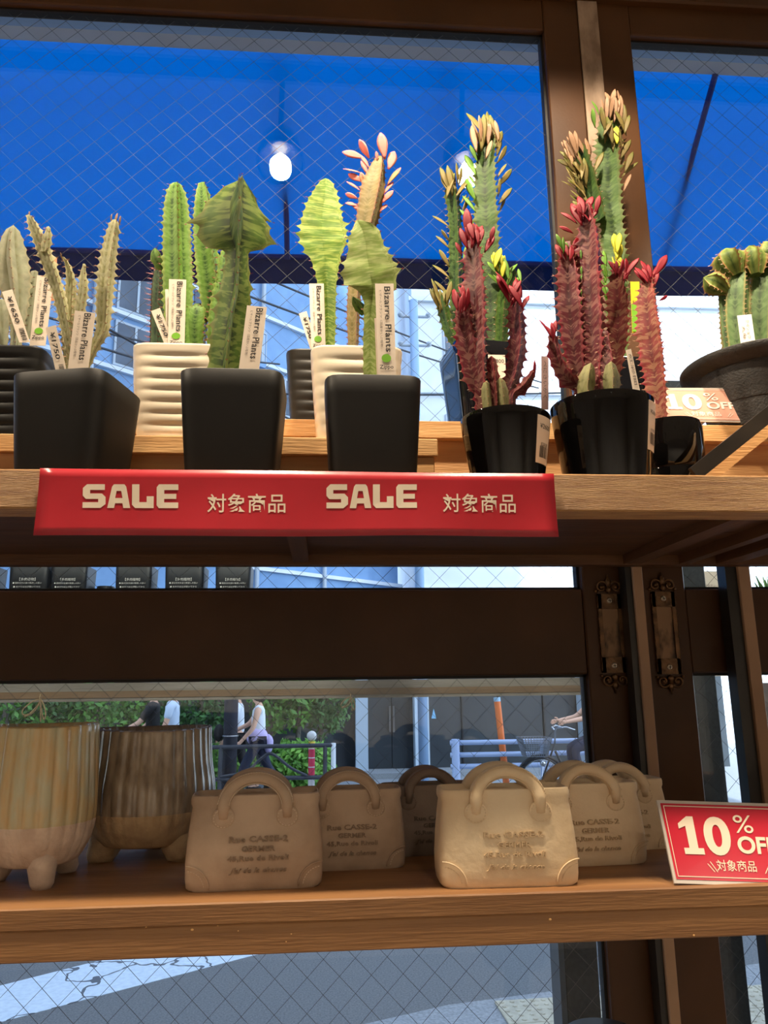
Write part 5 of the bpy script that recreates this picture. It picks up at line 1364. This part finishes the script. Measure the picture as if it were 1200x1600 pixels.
# pale guard rail
YGR = 11.7
GR = M('pale_guard_paint', (176, 196, 232), rough=.45)
ge = empty('guard_rail', (xat(800, 1180, YGR), YGR, 0), 'pale blue pipe guard rail behind the bicycle', 'guard rail')
xa, xb = xat(706, 1180, YGR), xat(1060, 1180, YGR)
for py in (1159, 1178, 1196): z_ = P(800, py, YGR).z; MB().tube([(xa-.02, YGR, z_), (xb, YGR, z_)], .036, 10).build('rail', GR, ge, smooth=True)
for px in (712, 850, 990): xx = xat(px, 1180, YGR); MB().tube([(xx, YGR, 0), (xx, YGR, P(px, 1155, YGR).z)], .06, 12).build('post', GR, ge)
# orange post
a, b = P(777, 1096, 11.9), P(789, 1205, 11.9); oe = empty('orange_post', (b.x, 11.9, 0), 'bright orange marker post behind the guard rail', 'post')
dd = (b-a); b2 = a+dd*((a.z)/(a.z-b.z)); MB().tube([b2, a], .05, 12).build('shaft', M('orange_paint', (232, 116, 48), rough=.5), oe); MB().tube([a, a-dd.normalized()*.06], .052, 12).build('cap', M('orange_cap', (150, 190, 215), rough=.4), oe)
# cables
CAB = M('cable', (40, 48, 60), rough=.6)
for i, (pa, ya, pb, yb, sag) in enumerate((((420, 425), 13, (705, 540), 17, .2), ((440, 470), 13, (705, 560), 17, .2), ((130, 500), 11, (330, 545), 14, .15), ((130, 520), 11, (330, 575), 14, .2), ((600, 612), 16, (900, 608), 17, .1), ((130, 470), 11, (420, 620), 14, .3))):
    a, b = P(pa[0], pa[1], ya), P(pb[0], pb[1], yb); a2 = a-(b-a)*.6; b2 = b+(b-a)*.8
    pts = [a2+(b2-a2)*(k/14)-Vector((0, 0, sag*4*(k/14)*(1-k/14))) for k in range(15)]
    o = MB().tube(pts, .022, 6).build('power_cable', CAB); tag(o, ('upper cable crossing behind the lime plant', 'second cable crossing behind the lime plant', 'upper cable left of the cream pot', 'lower cable left of the cream pot', 'level cable low behind the red cactus', 'steep cable falling behind the green columns')[i], 'cable', 'overhead cables')
YUP = 14.5
xp = xat(648, 560, YUP); pe = empty('street_pole', (xp, YUP, 0), 'pale blue street pole seen behind the front pots', 'pole')
MB().tube([(xp, YUP, 0), (xp, YUP, P(648, 470, YUP).z)], .09, 12).build('shaft', M('pole_blue', (150, 184, 222), rough=.5), pe, smooth=True)
for py in (495, 540): z_ = P(648, py, YUP).z; MB().tube([(xp-.28, YUP, z_), (xp+.3, YUP, z_)], .03, 8).build('crossarm', FRM, pe); MB().ball((xp-.28, YUP, z_+.04), .06, 8).build('insulator', FRM, pe); MB().ball((xp+.3, YUP, z_+.04), .06, 8).build('insulator', FRM, pe)

# ------------------------------------------------------------------ people
SKIN = M('skin', (226, 178, 150), rough=.6); HAIR = M('dark_hair', (34, 28, 26), rough=.6)
def skin_obj(name, verts, edges, mat, parent, root=0, sub=1):
    me = bpy.data.meshes.new(name); me.from_pydata([tuple(v[:3]) for v in verts], edges, []); me.materials.append(mat)
    o = bpy.data.objects.new(name, me); COL.objects.link(o); o.parent = parent
    md = o.modifiers.new('skin', 'SKIN'); md.use_smooth_shade = True
    sv = me.skin_vertices
    if not sv:
        bm = bmesh.new(); bm.from_mesh(me); bm.verts.layers.skin.verify(); bm.to_mesh(me); bm.free()
    for i, v in enumerate(verts):
        sv_ = me.skin_vertices[0].data[i]; sv_.radius = (v[3], v[3]*(v[4] if len(v) > 4 else 1)); sv_.use_root = (i == root)
    s2 = o.modifiers.new('sub', 'SUBSURF'); s2.levels = sub; s2.render_levels = sub
    return o
def person(px, Y, face, label, top, bottom, h=1.64, sleeve=.5, stride=.28, arm=(.0, .0), bag=None, lower_mat=None, sit=False):
    x = xat(px, 1150, Y); k = h/1.68
    e = empty('person', (x, Y, .02), label, 'person', None, rz=face); e.scale = (k, k, k)
    A0, A1 = arm
    hipz = .90
    def fin(w_, s, d):      # five fingers from the wrist point w_ along d
        p = Vector(w_); d = Vector(d).normalized(); sd = Vector((0, 1, 0)) if abs(d.y) < .7 else Vector((0, 0, 1))
        out = [(*(p+d*.07), .028, .5)]
        for i, (o_, l) in enumerate(((-.026, .06), (-.009, .072), (.009, .068), (.025, .055))): b = p+d*.085+sd*o_; out.append(((*b, .0095), (*(b+d*l*.6+Vector((-s*.008, 0, 0))), .009), (*(b+d*l+Vector((-s*.02, 0, 0))), .007)))
        b = p+d*.03+sd*.03; out.append(((*b, .011), (*(b+d*.03+sd*.02), .0105), (*(b+d*.055+sd*.025), .009)))
        return out
    vs = [(0, 0, .95, .13, .85), (0, 0, 1.08, .115, .8), (0, .01, 1.28, .14, .75), (0, .0, 1.42, .07), (0, .01, 1.48, .05), (0, .025, 1.56, .082, 1.15), (0, .02, 1.63, .07), (0, .115, 1.545, .016)]
    es = [(0, 1), (1, 2), (2, 3), (3, 4), (4, 5), (5, 6), (5, 7)]
    el, wr = {}, {}
    for s, a in ((-1, A0), (1, A1)):
        sh = Vector((s*.18, 0, 1.38)); el_ = sh+Vector((s*.04, math.sin(a)*.28, -math.cos(a)*.28)); fa = a+.5; wr_ = el_+Vector((-s*.01, math.sin(fa)*.25, -math.cos(fa)*.25))
        el[s], wr[s] = el_, wr_; n = len(vs)
        vs += [(*sh, .06), (*el_, .042), (*wr_, .029)]; es += [(3, n), (n, n+1), (n+1, n+2)]
        fs = fin(wr_, s, wr_-el_); m_ = len(vs); vs.append(fs[0]); es.append((n+2, m_))
        for f_ in fs[1:]:
            q_ = len(vs); vs += list(f_); es += [(m_, q_), (q_, q_+1), (q_+1, q_+2)]
    legs = {}
    for s, st in ((-1, stride), (1, -stride)):
        hp = Vector((s*.09, 0, hipz))
        if sit: kn = Vector((s*.12, .38, .78)); an = Vector((s*.12, .30, .36))
        else: kn = Vector((s*.09, st*.62+.04, .50)); an = Vector((s*.09, st*1.1-(.10 if st < 0 else 0), .09+(.06 if st < 0 else 0)))
        toe = an+Vector((0, .17, -.045)); legs[s] = (hp, kn, an, toe); n = len(vs)
        vs += [(*hp, .095), (*kn, .06), (*an, .042), (*toe, .035)]; es += [(0, n), (n, n+1), (n+1, n+2), (n+2, n+3)]
    skin_obj('body', vs, es, SKIN, e, 0, 1)
    tv = [(0, 0, .93, .150, .9), (0, 0, 1.08, .135, .85), (0, .01, 1.28, .158, .78), (0, 0, 1.41, .085)]; te = [(0, 1), (1, 2), (2, 3)]
    for s in (-1, 1):
        n = len(tv); sh = Vector((s*.18, 0, 1.38)); tv.append((*sh, .072)); te.append((3, n))
        if sleeve > 0: tv.append((*(sh+(el[s]-sh)*sleeve), .062)); te.append((n, n+1))
    skin_obj('shirt', tv, te, top, e, 0, 1)
    bv = [(0, 0, .97, .142, .88)]; be_ = []
    for s in (-1, 1):
        hp, kn, an, toe = legs[s]; n = len(bv); bv += [(*hp, .108), (*kn, .075), (*(an+Vector((0, 0, .04))), .06)]; be_ += [(0, n), (n, n+1), (n+1, n+2)]
    skin_obj('trousers', bv, be_, bottom, e, 0, 1)
    for s in (-1, 1):
        hp, kn, an, toe = legs[s]; MB().ball(an+Vector((0, .07, -.045)), .06, 10, (.75, 2.2, .75)).build('shoe', INK, e, world=False, smooth=True)
    MB().ball((0, -.005, 1.60), .108, 12, (.92, 1.05, 1.05)).build('hair', HAIR, e, world=False, smooth=True)
    fc = MB(); fc.ball((-.032, .093, 1.575), .011, 6); fc.ball((.032, .093, 1.575), .011, 6); fc.build('eyes', INK, e, world=False)
    MB().ball((0, .098, 1.508), .016, 6, (1.6, .5, .45)).build('mouth', M('lip', (176, 96, 90), rough=.5), e, world=False)
    return e
LEFTW = R(90)      # walking towards the left of the picture
WHT = M('white_cotton', (226, 234, 244), rough=.8); NAV = M('navy_trousers', (34, 42, 66), rough=.8); BLK = M('black_cotton', (30, 30, 34), rough=.8); LAV = M('lavender_cloth', (196, 186, 228), (180, 168, 216), scale=6, rough=.8); BLUE = M('blue_scarf', (90, 140, 200), rough=.8)
e = person(404, 12.35, LEFTW, 'person in white sleeveless top and navy trousers walking left', WHT, NAV, 1.62, 0, .30, (.25, .65))
MB().ball((.0, .02, .97), .2, 14, (.95, .85, .85)).build('waist_wrap', LAV, e, world=False, smooth=True)
MB().ball((.02, -.16, .86), .10, 10, (.7, .8, 1.5)).build('waist_wrap', LAV, e, world=False, smooth=True)
e = person(371, 12.95, LEFTW, 'person in white shirt with blue scarf half hidden by the dark pole', WHT, BLK, 1.66, .9, .22, (.1, .3))
MB().tube([(-.08, .14, 1.42), (-.05, .17, 1.25), (-.05, .17, 1.05)], .04, 8).build('scarf', BLUE, e, world=False, smooth=True)
MB().ball((.02, .30, .98), .11, 10, (.6, .8, 1.3)).build('shoulder_bag', BLK, e, world=False, smooth=True)
person(268, 12.35, LEFTW, 'person in pale blue white t-shirt above the speckled planter', M('pale_blue_cotton', (206, 224, 244), rough=.8), NAV, 1.72, .75, .15, (.2, -.1))
person(238, 12.8, LEFTW, 'person in black clothes beside the pale shirt', BLK, BLK, 1.70, .9, .1, (.6, .4))
person(932, 11.25, LEFTW, 'cyclist in dark trousers at the right edge of the pane', BLK, NAV, 1.66, .5, 0, (.9, .9), sit=True)

# ------------------------------------------------------------------ bicycle
bc = empty('bicycle', (xat(880, 1215, 11.2), 11.2, .02), 'city bicycle with grey front basket facing left', 'bicycle')
BM = M('bike_black', (34, 36, 40), rough=.35); CH = M('bike_chrome', (190, 195, 200), rough=.2, metal=.9)
xf, xr_ = xat(846, 1215, 11.2), xat(846, 1215, 11.2)+1.08; yb = 11.2; rw = .33
for xx in (xf, xr_):
    wl_ = MB().torus((xx, yb, rw+.02), rw-.015, .018, (0, 1, 0), 36, 6).build('tyre', BM, bc, smooth=True)
    MB().torus((xx, yb, rw+.02), rw-.035, .01, (0, 1, 0), 36, 5).build('rim', CH, wl_, smooth=True)
    sp_ = MB()
    for i in range(18): a = 2*PI*i/18; sp_.tube([(xx, yb, rw+.02), (xx+(rw-.035)*math.cos(a), yb, rw+.02+(rw-.035)*math.sin(a))], .002, 3)
    o = sp_.build('spokes', CH, wl_); o['kind'] = 'stuff'
    MB().tube([Vector((xx+(rw+.025)*math.cos(a), yb, rw+.02+(rw+.025)*math.sin(a))) for a in [R(20+10*i) for i in range(15)]], .022, 6).build('mudguard', BM, bc, smooth=True)
hd = Vector((xf+.22, yb, .86)); bb_ = Vector((xf+.60, yb, .30)); stt = Vector((xf+.74, yb, .72))
for nm, p_, r_ in (('fork', [(xf, yb, rw+.02), (xf+.16, yb, .72), hd], .014), ('frame_tube', [hd-Vector((0, 0, .1)), (xf+.38, yb, .42), bb_], .018), ('frame_tube', [bb_, stt], .016), ('frame_tube', [bb_, (xr_, yb, rw+.02)], .012), ('frame_tube', [stt-Vector((0, 0, .08)), (xr_, yb, rw+.02)], .010), ('handlebar', [hd, hd+Vector((.02, 0, .18)), hd+Vector((.0, -.1, .22)), hd+Vector((.1, -.26, .24)), hd+Vector((.22, -.28, .2))], .012), ('handlebar', [hd+Vector((.02, 0, .18)), hd+Vector((.0, .1, .22)), hd+Vector((.1, .26, .24)), hd+Vector((.22, .28, .2))], .012), ('seat_post', [stt, stt+Vector((.04, 0, .14))], .012)):
    MB().tube([Vector(q) for q in p_], r_, 8).build(nm, CH if nm == 'handlebar' else BM, bc, smooth=True)
MB().ball(stt+Vector((.07, 0, .17)), .1, 10, (1.4, .9, .4)).build('saddle', BM, bc, smooth=True)
bk_ = MB(); c0 = Vector((xf-.08, yb, .70))
for k in range(6):
    z_ = c0.z+k*.05; sx = .15+.012*k; sy = .13+.012*k
    bk_.tube([(c0.x-sx, yb-sy, z_), (c0.x+sx, yb-sy, z_), (c0.x+sx, yb+sy, z_), (c0.x-sx, yb+sy, z_), (c0.x-sx, yb-sy, z_)], .006, 4)
for k in range(11):
    u = -1+2*k/10
    for sy in (-1, 1): bk_.tube([(c0.x+u*.15, yb+sy*.13, c0.z), (c0.x+u*.21, yb+sy*.19, c0.z+.25)], .005, 4)
    for sx in (-1, 1): bk_.tube([(c0.x+sx*.15, yb+u*.13, c0.z), (c0.x+sx*.21, yb+u*.19, c0.z+.25)], .005, 4)
bk_.build('basket', M('basket_grey', (110, 116, 124), rough=.5), bc)
MB().ball((xf+.02, yb-.05, .60), .045, 10).build('headlamp', CH, bc, smooth=True)
MB().ball((xf+.95, yb-.04, .52), .03, 8).build('reflector', M('amber_reflector', (240, 190, 50), rough=.3), bc)

# ------------------------------------------------------------------ rounded dark thing just entering at the bottom
pz = P(942, 1614, .92)
st = empty('dark_stand', (pz.x, .92, 0), 'dark rounded top of a stand just showing at the bottom edge', 'stand')
MB().lathe([(.030, pz.z-.06), (.052, pz.z-.055), (.056, pz.z-.03), (.052, pz.z-.008), (.040, pz.z), (.001, pz.z+.001)], (pz.x, .92, 0), 32).build('top', M('stand_brown', (52, 40, 32), rough=.3), st, smooth=True)
MB().tube([(pz.x, .92, 0), (pz.x, .92, pz.z-.055)], .02, 10).build('leg', BLKSTEEL, st); MB().lathe([(.12, 0), (.12, .015), (.02, .03)], (pz.x, .92, 0), 28).build('base', BLKSTEEL, st)
